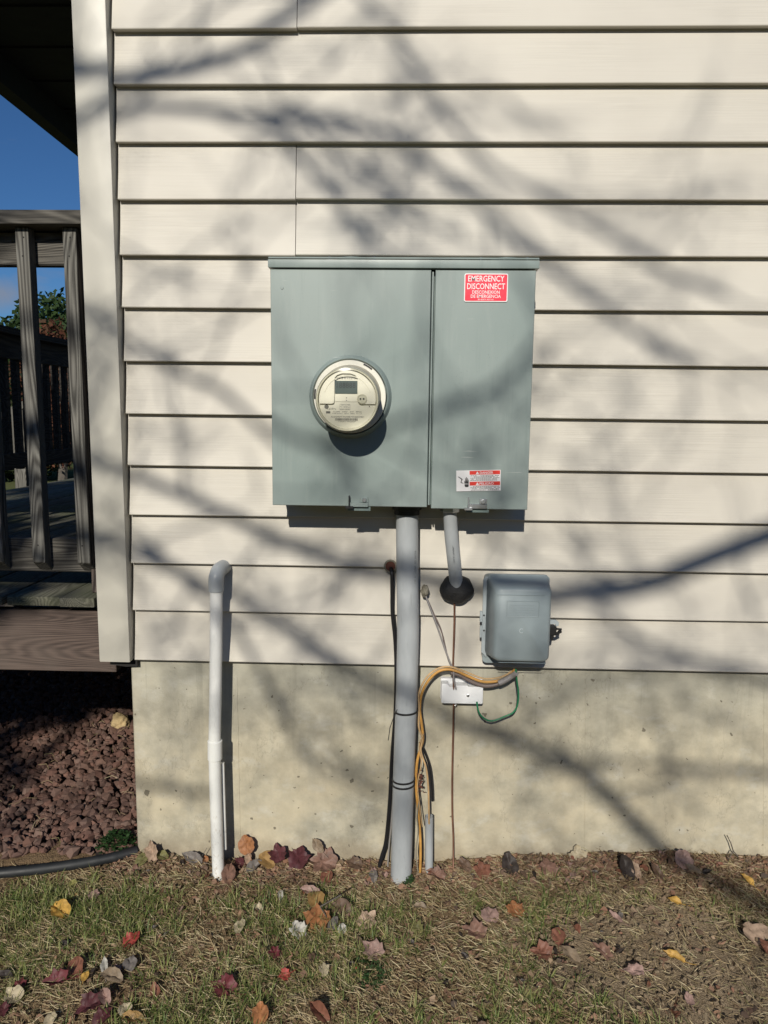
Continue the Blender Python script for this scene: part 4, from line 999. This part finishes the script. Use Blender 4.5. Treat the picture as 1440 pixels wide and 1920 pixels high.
LC = {'yellow': (.68, .38, .03), 'ochre': (.42, .24, .06), 'red': (.50, .05, .035), 'crimson': (.19, .028, .038), 'burgundy': (.13, .030, .038), 'orange': (.50, .19, .05),
      'rust': (.30, .11, .06), 'cream': (.60, .50, .31), 'peach': (.56, .38, .25), 'pink': (.46, .28, .23), 'tan': (.32, .23, .14), 'brown': (.17, .10, .06), 'grey': (.24, .21, .19),
      'olive': (.22, .21, .06), 'white': (.62, .59, .52), 'terracotta': (.30, .155, .105), 'dark': (.06, .045, .038), 'lime': (.40, .38, .08)}
for k_ in LC: M['leaf_'+k_] = leafmat('leaf_'+k_, LC[k_])
MAPLE = [(0, -.40), (.12, -.40), (.30, -.42), (.33, -.26), (.50, -.12), (.42, -.04), (.52, .20), (.38, .21), (.30, .28), (.20, .28), (.15, .42), (0, .58)]
OVATE = [(0, -.5), (.16, -.42), (.30, -.2), (.34, .0), (.28, .22), (.15, .42), (0, .56)]
ROUND = [(0, -.42), (.2, -.44), (.38, -.28), (.46, -.02), (.38, .24), (.20, .36), (.14, .46), (0, .50)]
def leaf_bm(kind, s, seed, curl):
    half = {'m': MAPLE, 'o': OVATE, 'r': ROUND}[kind]; rnd = random.Random(seed)
    out = half+[(-x, y) for x, y in half[1:-1][::-1]]
    out = [(x*(1+rnd.uniform(-.10, .10)), y*(1+rnd.uniform(-.08, .08))) for x, y in out]
    sqx = rnd.uniform(.62, 1.0); bm = bmesh.new(); fold = curl*rnd.uniform(.6, 1.3); roll = curl*rnd.uniform(-.6, .9)
    def Z(x, y): return fold*abs(x)*.9+roll*y*y*.9+.10*noise.noise(Vector((x*3, y*3, seed)))-.0*x
    def vt(x, y): return bm.verts.new((x*s*math.cos(fold*.5), y*s, Z(x, y)*s))
    mid = [vt(0, half[0][1]+(half[-1][1]-half[0][1])*t) for t in (.25, .5, .75)]
    c_ = [vt(*q) for q in out]; inn = [vt(x*.55, y*.55+.02) for x, y in out]; n = len(out)
    for i in range(n):
        j = (i+1) % n; bm.faces.new((c_[i], c_[j], inn[j], inn[i]))
    cc = mid[1]
    for i in range(n): bm.faces.new((inn[i], inn[(i+1) % n], cc))
    bmesh.ops.delete(bm, geom=[mid[0], mid[2]], context='VERTS')
    bmesh.ops.subdivide_edges(bm, edges=list(bm.edges), cuts=1, use_grid_fill=True)
    for v in bm.verts:
        q = v.co/s; v.co.z += s*(.10*noise.noise(Vector((q.x*4, q.y*4, seed*1.7)))+.05*noise.noise(Vector((q.x*11, q.y*11, seed)))); v.co.x *= sqx
        v.co += Vector((noise.noise(Vector((q.x*6, q.y*6, seed+9))), noise.noise(Vector((q.x*6, q.y*6, seed+19))), 0))*s*.05
    y0 = half[0][1]; tube([Vector((0, y0*s, Z(0, y0)*s)), Vector((.03*s, (y0-.25)*s, Z(0, y0)*s-.0)), Vector((.08*s, (y0-.5)*s, Z(0, y0)*s+.06*s))], .0007, 4, bm)
    return bm
LEAVES = [  # u, v, kind, colour, px size, yaw deg, tilt, curl, label
 (115, 1708, 'r', 'yellow', 44, 60, .5, .9, 'bright yellow folded leaf on the lawn, the most vivid at the left'),
 (104, 1694, 'o', 'olive', 26, 20, .3, .5, 'small olive leaf tucked behind the bright yellow folded leaf'),
 (247, 1765, 'm', 'red', 38, -20, .3, .5, 'bright red maple leaf alone on the lawn at the left'),
 (107, 1841, 'm', 'crimson', 38, 100, .3, .7, 'crimson curled leaf left of the small yellow leaf'),
 (145, 1815, 'r', 'rust', 38, 20, .6, .6, 'rust orange leaf standing tilted above a small yellow leaf'),
 (160, 1831, 'r', 'yellow', 20, 0, .2, .4, 'small round yellow leaf below the tilted rust leaf'),
 (27, 1868, 'r', 'cream', 36, 60, .3, .5, 'pale cream leaf near the bottom left corner'),
 (38, 1848, 'm', 'crimson', 24, 10, .3, .5, 'dark red leaf just above the pale cream corner leaf'),
 (10, 1829, 'o', 'dark', 26, 80, .3, .6, 'dark withered leaf at the left edge of the lawn'),
 (210, 1830, 'o', 'tan', 46, 75, .3, .4, 'tan brown oval leaf between two pale leaves'),
 (197, 1812, 'o', 'white', 28, 20, .5, .8, 'curled whitish leaf above the tan oval leaf'),
 (245, 1808, 'r', 'grey', 30, 10, .3, .5, 'pale grey leaf right of the tan oval leaf'),
 (420, 1853, 'm', 'crimson', 46, 70, .25, .5, 'large crimson leaf alone in the lawn below the white pipe'),
 (291, 1858, 'o', 'rust', 26, 30, .4, .4, 'small rust red leaf left of the large crimson leaf'),
 (168, 1885, 'm', 'burgundy', 42, 120, .3, .5, 'burgundy leaf left of a curled whitish pink leaf'),
 (198, 1869, 'r', 'pink', 30, 40, .5, .9, 'curled whitish pink leaf touching the burgundy leaf'),
 (192, 1908, 'm', 'burgundy', 34, -30, .3, .6, 'burgundy leaf at the bottom edge below the pink leaf'),
 (236, 1894, 'r', 'cream', 26, 20, .3, .6, 'cream leaf overlapping a yellow brown leaf at the bottom'),
 (250, 1910, 'o', 'ochre', 42, 80, .3, .7, 'yellow brown curled leaf at the bottom edge'),
 (96, 1913, 'r', 'cream', 24, 0, .3, .6, 'pale leaf at the bottom edge near the left corner'),
 (5, 1894, 'm', 'burgundy', 26, 10, .3, .5, 'burgundy leaf at the very left bottom edge'),
 (450, 1738, 'r', 'cream', 30, -10, .35, .5, 'cream leaf in long grass below the foot of the white pipe'),
 (484, 1706, 'r', 'cream', 24, -10, .35, .5, 'cream leaf in green grass right of the white pipe foot'),
 (177, 1680, 'm', 'pink', 22, 0, .3, .5, 'small pink leaf on dry grass below the drain pipe'),
 (138, 1656, 'r', 'lime', 16, 0, .3, .5, 'tiny yellow green leaf just below the drain pipe'),
 (145, 1681, 'o', 'ochre', 16, 50, .3, .5, 'tiny ochre leaf left of the small pink leaf'),
 (120, 1770, 'o', 'dark', 20, 80, .3, .5, 'dark shrivelled leaf scrap below the yellow leaf'),
 (286, 1597, 'm', 'peach', 38, 20, .9, .5, 'peach maple leaf leaning against the concrete near the corner'),
 (267, 1612, 'r', 'olive', 30, -30, .5, .5, 'olive leaf at the foundation corner below the peach leaf'),
 (304, 1606, 'o', 'olive', 28, 70, .5, .6, 'olive brown leaf right of the peach maple leaf'),
 (363, 1611, 'o', 'grey', 42, 70, .6, .5, 'grey mauve leaf lying left of the white pipe at the wall'),
 (386, 1613, 'o', 'orange', 18, 20, .6, .5, 'small orange leaf touching the left of the white pipe'),
 (462, 1583, 'r', 'orange', 34, 20, 1.2, .3, 'orange brown leaf standing against the concrete beside the white pipe shadow'),
 (466, 1607, 'o', 'peach', 24, 0, .9, .7, 'pale peach leaf below the standing orange leaf'),
 (450, 1618, 'm', 'burgundy', 26, 60, .7, .9, 'dark curled burgundy leaf between the peach and terracotta leaves'),
 (430, 1640, 'r', 'terracotta', 42, 10, .5, .6, 'terracotta leaf at the foot of the white pipe'),
 (475, 1625, 'o', 'grey', 30, -50, .7, .8, 'grey brown curled leaf right of the white pipe foot'),
 (501, 1613, 'r', 'ochre', 40, 60, .5, .5, 'ochre yellow leaf by the wall right of the white pipe'),
 (522, 1602, 'm', 'burgundy', 34, 20, .8, .7, 'dark burgundy spiky leaf against the wall'),
 (561, 1604, 'm', 'burgundy', 44, -10, .6, .5, 'purple veined leaf flat at the foot of the wall'),
 (596, 1586, 'o', 'tan', 28, 40, 1.1, .4, 'brown square looking leaf leaning high on the concrete'),
 (607, 1616, 'm', 'terracotta', 56, 80, .4, .4, 'wide terracotta leaf by the wall left of the thick conduit'),
 (665, 1620, 'r', 'brown', 34, 70, .4, .5, 'brown leaf by the wall next to the black cable end'),
 (700, 1643, 'o', 'grey', 28, 10, .3, .5, 'dull grey leaf on soil left of the thick conduit foot'),
 (612, 1645, 'r', 'rust', 30, 10, .3, .5, 'dull rust leaf on soil below the wide terracotta leaf'),
 (582, 1672, 'o', 'pink', 38, 80, .4, .5, 'pinkish grey leaf above a yellow ochre leaf in the lawn'),
 (592, 1688, 'r', 'ochre', 38, 10, .4, .6, 'yellow ochre leaf above the big orange brown maple leaf'),
 (595, 1728, 'm', 'orange', 60, 10, .3, .7, 'big orange brown maple leaf in the middle of a leaf heap'),
 (560, 1746, 'm', 'white', 38, 30, .4, .5, 'pale whitish leaf at the left of the leaf heap'),
 (641, 1706, 'r', 'brown', 46, 60, .5, .3, 'brown flat leaf at the top right of the leaf heap'),
 (624, 1735, 'o', 'grey', 34, -20, .4, .6, 'pale grey green leaf right of the big maple leaf'),
 (641, 1742, 'r', 'white', 22, 0, .4, .5, 'small white leaf at the right of the leaf heap'),
 (687, 1728, 'm', 'peach', 42, -40, .3, .4, 'pale pink maple leaf with open lobes right of the leaf heap'),
 (700, 1783, 'm', 'pink', 44, 50, .35, .5, 'dusty pink maple leaf below the pale pink one'),
 (515, 1787, 'm', 'crimson', 26, 30, .4, .5, 'small dark red leaf left of the cream yellow leaf'),
 (534, 1829, 'm', 'red', 22, 110, .5, .7, 'thin dark red leaf upright in grass'),
 (608, 1820, 'm', 'cream', 28, 10, .3, .5, 'cream yellow leaf above the clover patch left side'),
 (666, 1811, 'o', 'red', 14, 10, .3, .5, 'tiny red leaf scrap above the clover'),
 (526, 1678, 'r', 'white', 20, 10, .4, .9, 'crumpled white scrap in green grass by the wall'),
 (488, 1904, 'r', 'orange', 40, 10, .4, .7, 'orange tan leaf at the bottom edge, centre left'),
 (600, 1900, 'o', 'rust', 46, 50, .5, 1., 'long curled rust leaf at the bottom edge, centre'),
 (585, 1795, 'r', 'brown', 20, 0, .3, .5, 'small dark brown leaf in grass left of the cream yellow leaf'),
 (1084, 1606, 'm', 'cream', 38, 5, 1.1, .3, 'cream leaf standing against the concrete at the right'),
 (1191, 1632, 'o', 'peach', 30, 20, .8, .6, 'peach leaf leaning on a dark curled leaf by the wall'),
 (1173, 1628, 'o', 'dark', 44, 10, .9, .9, 'dark curled leaf left of the leaning peach leaf'),
 (1280, 1612, 'r', 'pink', 36, -40, .8, .7, 'folded pinkish leaf against the wall at the right'),
 (1300, 1630, 'o', 'tan', 28, 60, .5, .5, 'tan leaf below the folded pinkish leaf'),
 (1403, 1650, 'o', 'yellow', 24, 30, .4, .4, 'small orange yellow leaf near the right edge'),
 (1266, 1690, 'o', 'yellow', 24, 60, .3, .6, 'small torn yellow orange leaf on the bare soil upper part'),
 (1265, 1794, 'o', 'yellow', 34, 60, .3, .5, 'yellow oval leaf alone on the bare soil'),
 (1418, 1756, 'r', 'peach', 48, 20, .3, .4, 'large pale tan veined leaf at the right edge'),
 (1438, 1778, 'm', 'rust', 30, 10, .4, .5, 'red brown leaf tucked under the large pale tan leaf'),
 (966, 1708, 'm', 'orange', 36, 10, .3, .5, 'orange leaf in grass right of the copper wire'),
 (918, 1718, 'r', 'pink', 40, 10, .3, .4, 'dusty salmon leaf left of the orange leaf'),
 (892, 1748, 'm', 'terracotta', 44, 70, .3, .4, 'terracotta leaf below the dusty salmon leaf'),
 (1046, 1757, 'r', 'rust', 36, -10, .3, .4, 'rust red leaf in the middle of the right lawn'),
 (1018, 1787, 'm', 'rust', 38, 80, .3, .5, 'rust leaf with a red tint below the rust red leaf'),
 (1070, 1790, 'o', 'tan', 42, 40, .3, .5, 'tan leaf lying slantwise right of the red tinted rust leaf'),
 (1155, 1720, 'o', 'pink', 26, 40, .3, .5, 'salmon leaf at the left edge of the bare soil'),
 (1130, 1785, 'm', 'terracotta', 38, 40, .3, .5, 'reddish leaf left of the bare soil, lower'),
 (1190, 1820, 'm', 'pink', 36, 90, .3, .5, 'faded pink leaf on the lower left of the bare soil'),
 (1028, 1630, 'm', 'terracotta', 46, 10, .4, .5, 'terracotta leaf by the wall left of the standing cream leaf'),
 (955, 1622, 'r', 'dark', 40, 10, .7, .7, 'dark brown leaf propped at the wall right of the copper wire'),
 (905, 1635, 'm', 'rust', 40, 10, .4, .5, 'rust leaf by the wall between copper wire and dark brown leaf'),
 (872, 1622, 'o', 'brown', 30, 40, .6, .7, 'brown leaf at the wall touching the copper wire'),
 (820, 1642, 'm', 'terracotta', 38, 60, .3, .5, 'terracotta leaf at the foot of the thin stub'),
 (1292, 1876, 'r', 'pink', 24, 0, .3, .5, 'small pale leaf at the bottom right of the bare soil'),
 (1232, 1636, 'o', 'brown', 30, 30, .7, .8, 'brown curled leaf by the wall between two pale leaves'),
 (780, 1740, 'm', 'olive', 30, 30, .3, .5, 'olive leaf in grass right of the dusty pink maple leaf'),
 (787, 1700, 'o', 'tan', 26, 80, .3, .5, 'tan leaf in grass below the thick conduit'),
]
for i, (u, v, kd, colr, sz, yaw, tilt, curl, lab) in enumerate(LEAVES):
    p = atz(u, v, -.04)
    for _ in range(3): p = atz(u, v, gz(p.x, min(p.y, 0))+.013)
    s = sz*.98*(p-CAM).length/FPX*.92
    zoff = .0
    if p.y > -.012-s*.25: # against the wall: rest it on the concrete
        yy = -.012-s*.12*math.cos(tilt); p = at(u, v, yy)
    bm = leaf_bm(kd, s, i*3+1, curl)
    Rm = Matrix.Rotation(tilt, 4, 'X')@Matrix.Rotation(math.radians(yaw), 4, 'Z')
    bmesh.ops.transform(bm, matrix=Matrix.Translation(p)@Rm, verts=bm.verts)
    zmin = min(v_.co.z for v_ in bm.verts); ymax = max(v_.co.y for v_ in bm.verts)
    if ymax > .006: bmesh.ops.translate(bm, vec=(0, .004-ymax, 0), verts=bm.verts)
    o = mk('fallen_leaf', bm, 'leaf_'+colr, None, smooth=True, origin=tuple(p), ang=60)
    tag(o, lab, 'leaf', 'leaves fallen along the wall and on the lawn')
kinds = []
for k, (kd, colr) in enumerate((('o', 'brown'), ('r', 'rust'), ('m', 'terracotta'), ('o', 'tan'), ('r', 'brown'), ('m', 'pink'), ('o', 'dark'), ('r', 'grey'))):
    o = mk('fallen_leaf', leaf_bm(kd, .022, 300+k, 1.1), 'leaf_'+colr, None, smooth=True, ang=60); kinds.append(o)
rnd = random.Random(77); used = set()
for i in range(170):
    src = kinds[i % 8]
    if i < 8: o = src
    else: o = src.copy(); COL.objects.link(o)
    if i % 5 < 3: x = rnd.uniform(-.78, 1.0); y = -abs(rnd.gauss(0, .05))-.02
    else: x = rnd.uniform(-.85, .62); y = rnd.uniform(-.62, -.05)
    o.location = (x, y, gz(x, y)+.005+rnd.random()*.008); o.scale = (rnd.uniform(.6, 1.25),)*3
    o.rotation_euler = (rnd.uniform(-.5, .7), rnd.uniform(-.5, .5), rnd.uniform(0, 6.28))
    look = ('narrow brown', 'round rust coloured', 'lobed terracotta', 'narrow tan', 'round brown', 'lobed dusty pink', 'narrow dark', 'round grey')[i % 8]
    zx = 'left of the white pipe' if x < -.55 else 'between white pipe and thick conduit' if x < 0 else 'between thick conduit and copper wire' if x < .18 else 'below the utility box' if x < .5 else 'by the bare soil'
    zy = 'at the concrete' if y > -.05 else 'near the wall' if y > -.14 else 'far out on the lawn' if y < -.38 else 'midway out on the lawn'
    o['label'] = ('larger' if o.scale[0] > .92 else 'tiny')+f' {look} leaf {zy} {zx}'; o['category'] = 'leaf'; o['group'] = 'small weathered leaves half buried in the litter'
    if o['label'] in used: bpy.data.objects.remove(o)
    else: used.add(o['label'])
# leaf crumbs and rotting litter along the wall
Vv = []; Ff = []; rnd = random.Random(21)
for i in range(9000):
    if rnd.random() < .50: x = rnd.uniform(-.85, 1.12); y = -abs(rnd.gauss(0, .055))-.004
    else: x = rnd.uniform(-.9, 1.12); y = rnd.uniform(-.75, 0)
    if ((x-.66)/.36)**2+((y+.36)/.24)**2 < 1 and rnd.random() < .55: continue
    z = gz(x, y)+rnd.uniform(.0, .010); s = .0022+.0120*rnd.random()**1.6; el = rnd.uniform(.25, 1); b = len(Vv); n = rnd.choice((4, 5, 6)); a0 = rnd.uniform(0, 6.28)
    Rm = Matrix.Rotation(rnd.uniform(-.9, .9), 3, 'X')@Matrix.Rotation(rnd.uniform(-.9, .9), 3, 'Y')
    for k in range(n):
        a = a0+2*math.pi*k/n; q = Rm@Vector((math.cos(a)*s*rnd.uniform(.6, 1.2), math.sin(a)*s*el*rnd.uniform(.5, 1.3), s*rnd.uniform(-.25, .25))); Vv.append((x+q.x, min(y+q.y, .008), z+q.z))
    Ff.append(tuple(range(b, b+n)))
o = raw('leaf_litter', Vv, Ff, 'litter'); tag(o, 'brown crumbs of rotten leaves along the foot of the wall', 'leaf litter', kind='stuff')
# soil clods
def kp(x, y): return True
o = stones('soil_clods', 6000, (-.9, 1.15), (-.75, -.002), lambda x, y: gz(x, y)-.004, .002, .008, 'soil'); tag(o, 'crumbs of brown soil scattered over the ground', 'soil')
# twigs
def twig(l, Y, r, label):
    pts = [at(a, b, Y) for a, b in l]; o = mk('twig', tube(pts, [r*(1-.5*i/len(pts)) for i in range(len(pts))], 6), 'bark', None, smooth=True, origin=tuple(pts[0])); tag(o, label, 'twig')
twig([(1398, 1622), (1385, 1607), (1375, 1596), (1370, 1580), (1363, 1566)], -.01, .0022, 'forked dry twig leaning on the concrete near the right edge')
twig([(1375, 1596), (1368, 1608), (1355, 1618)], -.02, .0016, 'short dry side twig beside the forked twig at the right')
twig([(630, 1718), (618, 1728), (600, 1700), (640, 1678)][::-1], -.25, .0022, 'thin stick lying across the leaf heap')
twig([(377, 1608), (388, 1590)], -.015, .0010, 'tiny stalk standing left of the white pipe')
twig([(433, 1712), (447, 1708), (452, 1690), (449, 1684)], -.05, .0010, 'tiny twig in the grass right of the white pipe foot')

# ------------------------------------------------------------------ background trees and hedge
def foliage(name, blobs, n, size, mat, parent, seed=0):
    r = np.random.default_rng(seed); V = []; Fc = []
    wts = np.array([b[1][0]*b[1][2] for b in blobs]); wts /= wts.sum()
    for i in range(n):
        c_, rd = blobs[r.choice(len(blobs), p=wts)]; d = r.normal(size=3); d /= np.linalg.norm(d); k = r.uniform(.35, 1.05)
        k *= 1+.22*noise.noise(Vector(d*3+np.array([seed, c_[0], 0]))); p = np.array(c_)+d*np.array(rd)*k
        a = r.normal(size=3); a /= np.linalg.norm(a); b = np.cross(a, r.normal(size=3)); b /= np.linalg.norm(b); s = size*r.uniform(.5, 1.3); q = len(V)
        V += [p-a*s, p+b*s*.5, p+a*s, p-b*s*.5]; Fc.append((q, q+1, q+2, q+3))
    return raw(name, V, Fc, mat, parent)
def bgtree(name, u, v_top, Y, rad, h, mat, label, cat, n=5000, size=.09, seed=1, ragged=8):
    p = at(u, v_top, Y); t = thing(name, (p.x, Y, -.2), label, cat); rnd = random.Random(seed)
    blobs = [((p.x, Y, p.z-rad*1.0), (rad*.85, rad*.8, rad*.98))]
    for i in range(ragged):
        a = rnd.uniform(0, 6.28); e = rnd.uniform(-.7, .6); blobs.append(((p.x+rad*.75*math.cos(a)*math.cos(e), Y+rad*.6*math.sin(a), p.z-rad+rad*.7*math.sin(e)), (rad*.38, rad*.38, rad*.32)))
    foliage('crown', blobs, n, size, mat, t, seed)
    mk('trunk', tube([(p.x, Y, -.3), (p.x+.1, Y, p.z-rad*1.2), (p.x, Y, p.z-rad*.4)], [rad*.10, rad*.07, rad*.02], 8, k=3), 'bark', t, smooth=True); return t
bgtree('pine_tree', 108, 553, 20, 2.3, 4, 'pine', 'dark green round topped pine behind the deck railing', 'tree', 34000, .12, 3)
bgtree('pine_tree', 28, 640, 19, 1.3, 3, 'pine', 'lower green pine at the left behind the deck railing', 'tree', 12000, .11, 5)
bgtree('shrub', 100, 603, 14, 1.0, 2, 'red_bush', 'rust red shrub in front of the dark pine beyond the deck', 'shrub', 9000, .07, 7)
bgtree('shrub', 20, 690, 13, 1.3, 2, 'hedge', 'dense dark green shrub beyond the left end of the deck railing', 'shrub', 9000, .08, 9)
bgtree('shrub', 105, 690, 12, 1.0, 2, 'red_bush', 'low reddish shrub seen between the far balusters', 'shrub', 6000, .04, 13)
hb = []
rnd = random.Random(2)
for i in range(16): hb.append(((-13+i*1.0, 17+rnd.uniform(-.6, .6), .9), (.9, .8, 1.2+rnd.random()*.5)))
h_ = thing('hedge', (-8, 17, -.2), 'long dark hedge on the far side of the yard', 'hedge'); foliage('foliage', hb, 14000, .09, 'hedge', h_, 31)

# ------------------------------------------------------------------ the bare tree behind the viewer that dapples the wall
tr = thing('bare_tree', (.55, -7.2, -.1), 'leafless tree behind the viewer whose branches shade the wall', 'tree')
def sh(u, v, L): return at(u, v, -.02)+SUN*L
limbs = []; TREE = [tr]
def limb(l, r0, r1, name='limb'):
    pts = [sh(*q) for q in l]; n = len(pts); rad = [r0+(r1-r0)*i/(n-1) for i in range(n)]
    mk(name, tube(pts, rad, 10, k=5), 'bark', TREE[0], smooth=True); sp_ = spline(pts, 5)
    limbs.append((sp_, r0, r1)); return pts
# trunk: its shadow falls right of the picture
T = [Vector((.62, -7.2, -.3)), Vector((.60, -7.2, 1.5)), Vector((.66, -7.15, 3.0)), Vector((.60, -7.1, 4.2)), Vector((.66, -7.1, 5.4)), Vector((.8, -7.1, 6.8))]
mk('trunk', tube(T, [.17, .14, .125, .11, .085, .05], 14, k=5), 'bark', tr, smooth=True)
LB = [
 # lower long limb: from the right trunk up left across the concrete
 ([(1720, 1900, 6.9), (1420, 1700, 6.6), (1260, 1605, 6.5), (1180, 1530, 6.4), (1100, 1455, 6.4), (1000, 1405, 6.3), (880, 1362, 6.3), (780, 1310, 6.2), (680, 1262, 6.1), (580, 1205, 6.0), (470, 1135, 6.0), (340, 1070, 5.9), (240, 1000, 5.8)], .026, .010),
 ([(1700, 1500, 6.9), (1440, 1452, 6.6), (1300, 1440, 6.6), (1200, 1432, 6.5), (1100, 1425, 6.5)], .015, .009),
 # mid limb
 ([(1700, 930, 6.9), (1560, 960, 6.6), (1440, 1002, 6.4), (1330, 1045, 6.3), (1220, 1090, 6.2), (1120, 1108, 6.2), (1000, 1112, 6.2), (890, 1100, 6.2), (760, 1075, 6.1), (640, 1052, 6.0), (540, 1018, 6.0), (440, 970, 5.9), (340, 925, 5.8), (240, 885, 5.8), (120, 850, 5.7)], .036, .011),
 ([(1690, 1300, 6.9), (1500, 1280, 6.7), (1330, 1240, 6.6), (1240, 1215, 6.6), (1170, 1175, 6.6), (1120, 1120, 6.6)], .013, .008),
]
LT = [
 # from the left tree: long diagonal drooping to the right
 ([(-150, 470, 6.3), (20, 350, 6.1), (130, 250, 6.1), (230, 195, 6.0), (330, 190, 6.1), (460, 205, 6.1), (560, 205, 6.2), (660, 222, 6.2), (740, 250, 6.3), (800, 300, 6.3), (880, 360, 6.4), (960, 440, 6.4), (1050, 505, 6.5), (1090, 540, 6.5), (1160, 590, 6.5), (1240, 648, 6.6), (1320, 678, 6.6)], .017, .010),
 # top left dark one
 ([(-150, 230, 6.2), (0, 165, 6.0), (150, 148, 5.8), (260, 140, 5.8), (350, 122, 5.9), (430, 92, 5.9), (500, 50, 6.0), (560, 8, 6.0), (640, -60, 6.2), (760, -180, 6.4), (900, -330, 6.5)], .023, .012),
 ([(640, -60, 6.2), (740, 60, 6.4), (820, 190, 6.5), (900, 285, 6.6), (960, 330, 6.7), (1040, 375, 6.7), (1130, 425, 6.7), (1250, 500, 6.7), (1365, 548, 6.7)], .008, .011),
 ([(490, 215, 6.2), (540, 262, 6.2), (590, 320, 6.2), (640, 385, 6.2), (700, 445, 6.2), (770, 500, 6.2)], .014, .008),
 ([(560, 205, 6.2), (640, 290, 6.2), (700, 330, 6.2), (780, 400, 6.2), (860, 430, 6.2)], .012, .008),
 # over the cabinet
 ([(-150, 560, 6.2), (60, 570, 6.0), (180, 600, 6.0), (270, 655, 6.0), (350, 700, 6.1), (420, 735, 6.1), (520, 830, 6.2), (610, 878, 6.2), (700, 862, 6.3), (790, 830, 6.3), (870, 808, 6.4), (940, 770, 6.4), (1000, 700, 6.4), (1040, 640, 6.5)], .014, .007),
 ([(-150, 980, 6.2), (40, 960, 6.1), (180, 1010, 6.0), (330, 1070, 6.0), (470, 1130, 6.1), (560, 1190, 6.1), (640, 1240, 6.1)], .016, .010),
 ([(330, 1070, 6.0), (440, 1180, 6.1), (500, 1290, 6.1), (560, 1400, 6.2), (620, 1450, 6.2), (720, 1490, 6.3)], .013, .009),
 ([(-150, 1250, 6.2), (20, 1300, 6.1), (180, 1440, 6.1), (290, 1475, 6.1), (400, 1490, 6.1)], .016, .012),
 ([(-150, 700, 6.2), (30, 790, 6.1), (120, 850, 6.1), (160, 960, 6.1), (140, 1080, 6.1)], .016, .010),
]
for l, a, b in LB: limb(l, a, b)
limbsR = list(limbs); limbs.clear()
tl = thing('bare_tree', (-2.75, -6.5, -.1), 'leafless tree behind the viewer further left, whose thin branches shade the upper wall', 'tree')
TL = [Vector((-2.75, -6.5, -.3)), Vector((-2.8, -6.5, 1.4)), Vector((-2.7, -6.45, 2.8)), Vector((-2.72, -6.4, 3.9)), Vector((-2.6, -6.4, 4.9)), Vector((-2.5, -6.4, 6.0)), Vector((-2.3, -6.4, 7.0))]
mk('trunk', tube(TL, [.14, .12, .11, .095, .08, .06, .03], 14, k=5), 'bark', tl, smooth=True)
TREE[0] = tl
for l, a, b in LT: limb(l, a, b)
limbsL = list(limbs)
# connect limbs to the trunk
for ls, tk, cond_, own in ((limbsR, T, lambda p: p.x > .35, tr), (limbsL, TL, lambda p: p.x < -1.5, tl)):
    for sp_, r0, r1 in ls:
        p = sp_[0]
        if cond_(p):
            best = min(tk[1:], key=lambda q: abs(q.z-(p.z-.25))); mk('limb', tube([best.copy(), (best+p)/2+Vector((0, 0, -.05)), p], [r0*1.35, r0*1.15, r0], 8, k=3), 'bark', own, smooth=True)
# twigs
rnd = random.Random(12); bm = bmesh.new()
def grow(p, d, r, ln, depth):
    if depth == 0 or r < .0016: return
    pts = [p]; q = p.copy(); dd = d.copy()
    for i in range(4): dd = (dd+Vector((rnd.gauss(0, .22), rnd.gauss(0, .22), rnd.gauss(0, .22)))).normalized(); q = q+dd*ln/4; pts.append(q.copy())
    tube(pts, [r, r*.9, r*.75, r*.62, r*.45], 5, bm)
    for k in range(3):
        j = rnd.choice((2, 3, 4)); nd = (dd+Vector((rnd.gauss(0, .7), rnd.gauss(0, .5), rnd.gauss(0, .7)))).normalized(); grow(pts[j], nd, r*.62, ln*.72, depth-1)
for ls, own in ((limbsR, tr), (limbsL, tl)):
    bm = bmesh.new()
    for sp_, r0, r1 in ls:
        for i in range(4, len(sp_), 4 if own is tr else 6):
            f = i/len(sp_); r = (r0+(r1-r0)*f)*.5; t = (sp_[i]-sp_[i-1]).normalized()
            nd = (t*.9+Vector((rnd.gauss(0, .7), rnd.gauss(0, .4), rnd.gauss(0, .8)))).normalized(); grow(sp_[i], nd, min(r, .0065), rnd.uniform(.25, .55), 3)
    mk('twigs', bm, 'bark', own)['kind'] = 'stuff'
# unseen leafy evergreen added further left, crown shaped to shade the deck
ev = thing('shade_evergreen', (-3.4, -5.6, -.1), 'unseen bushy evergreen added behind the viewer at the left to shade the deck', 'tree')
mk('trunk', tube([(-3.4, -5.6, -.3), (-3.35, -5.6, 2.5), (-3.4, -5.6, 5.2)], [.14, .10, .03], 10, k=3), 'bark', ev, smooth=True)
eb = []
rnd = random.Random(6)
for i in range(20): zz = rnd.uniform(3.5, 6.0); rr_ = 1.2*(1-(zz-3.5)/4); a = rnd.uniform(0, 6.28); eb.append(((-2.95+rr_*math.cos(a), -5.6+rr_*math.sin(a), zz), (.42, .42, .34)))
foliage('crown', eb, 3600, .085, 'pine', ev, 77)

# unseen tree line added behind the viewer to block the low bright sky
rnd = random.Random(44); wb = []
for i in range(70):
    a = math.radians(rnd.uniform(188, 352)); R_ = rnd.uniform(19, 24); wb.append(((R_*math.cos(a), R_*math.sin(a), rnd.uniform(1.0, 4.6)), (2.4, 2.2, 2.4)))
o = foliage('sky_block_trees', wb, 15000, .55, 'hedge', None, 55); tag(o, 'unseen tree line added behind the viewer to block low skylight', 'wood', kind='stuff')
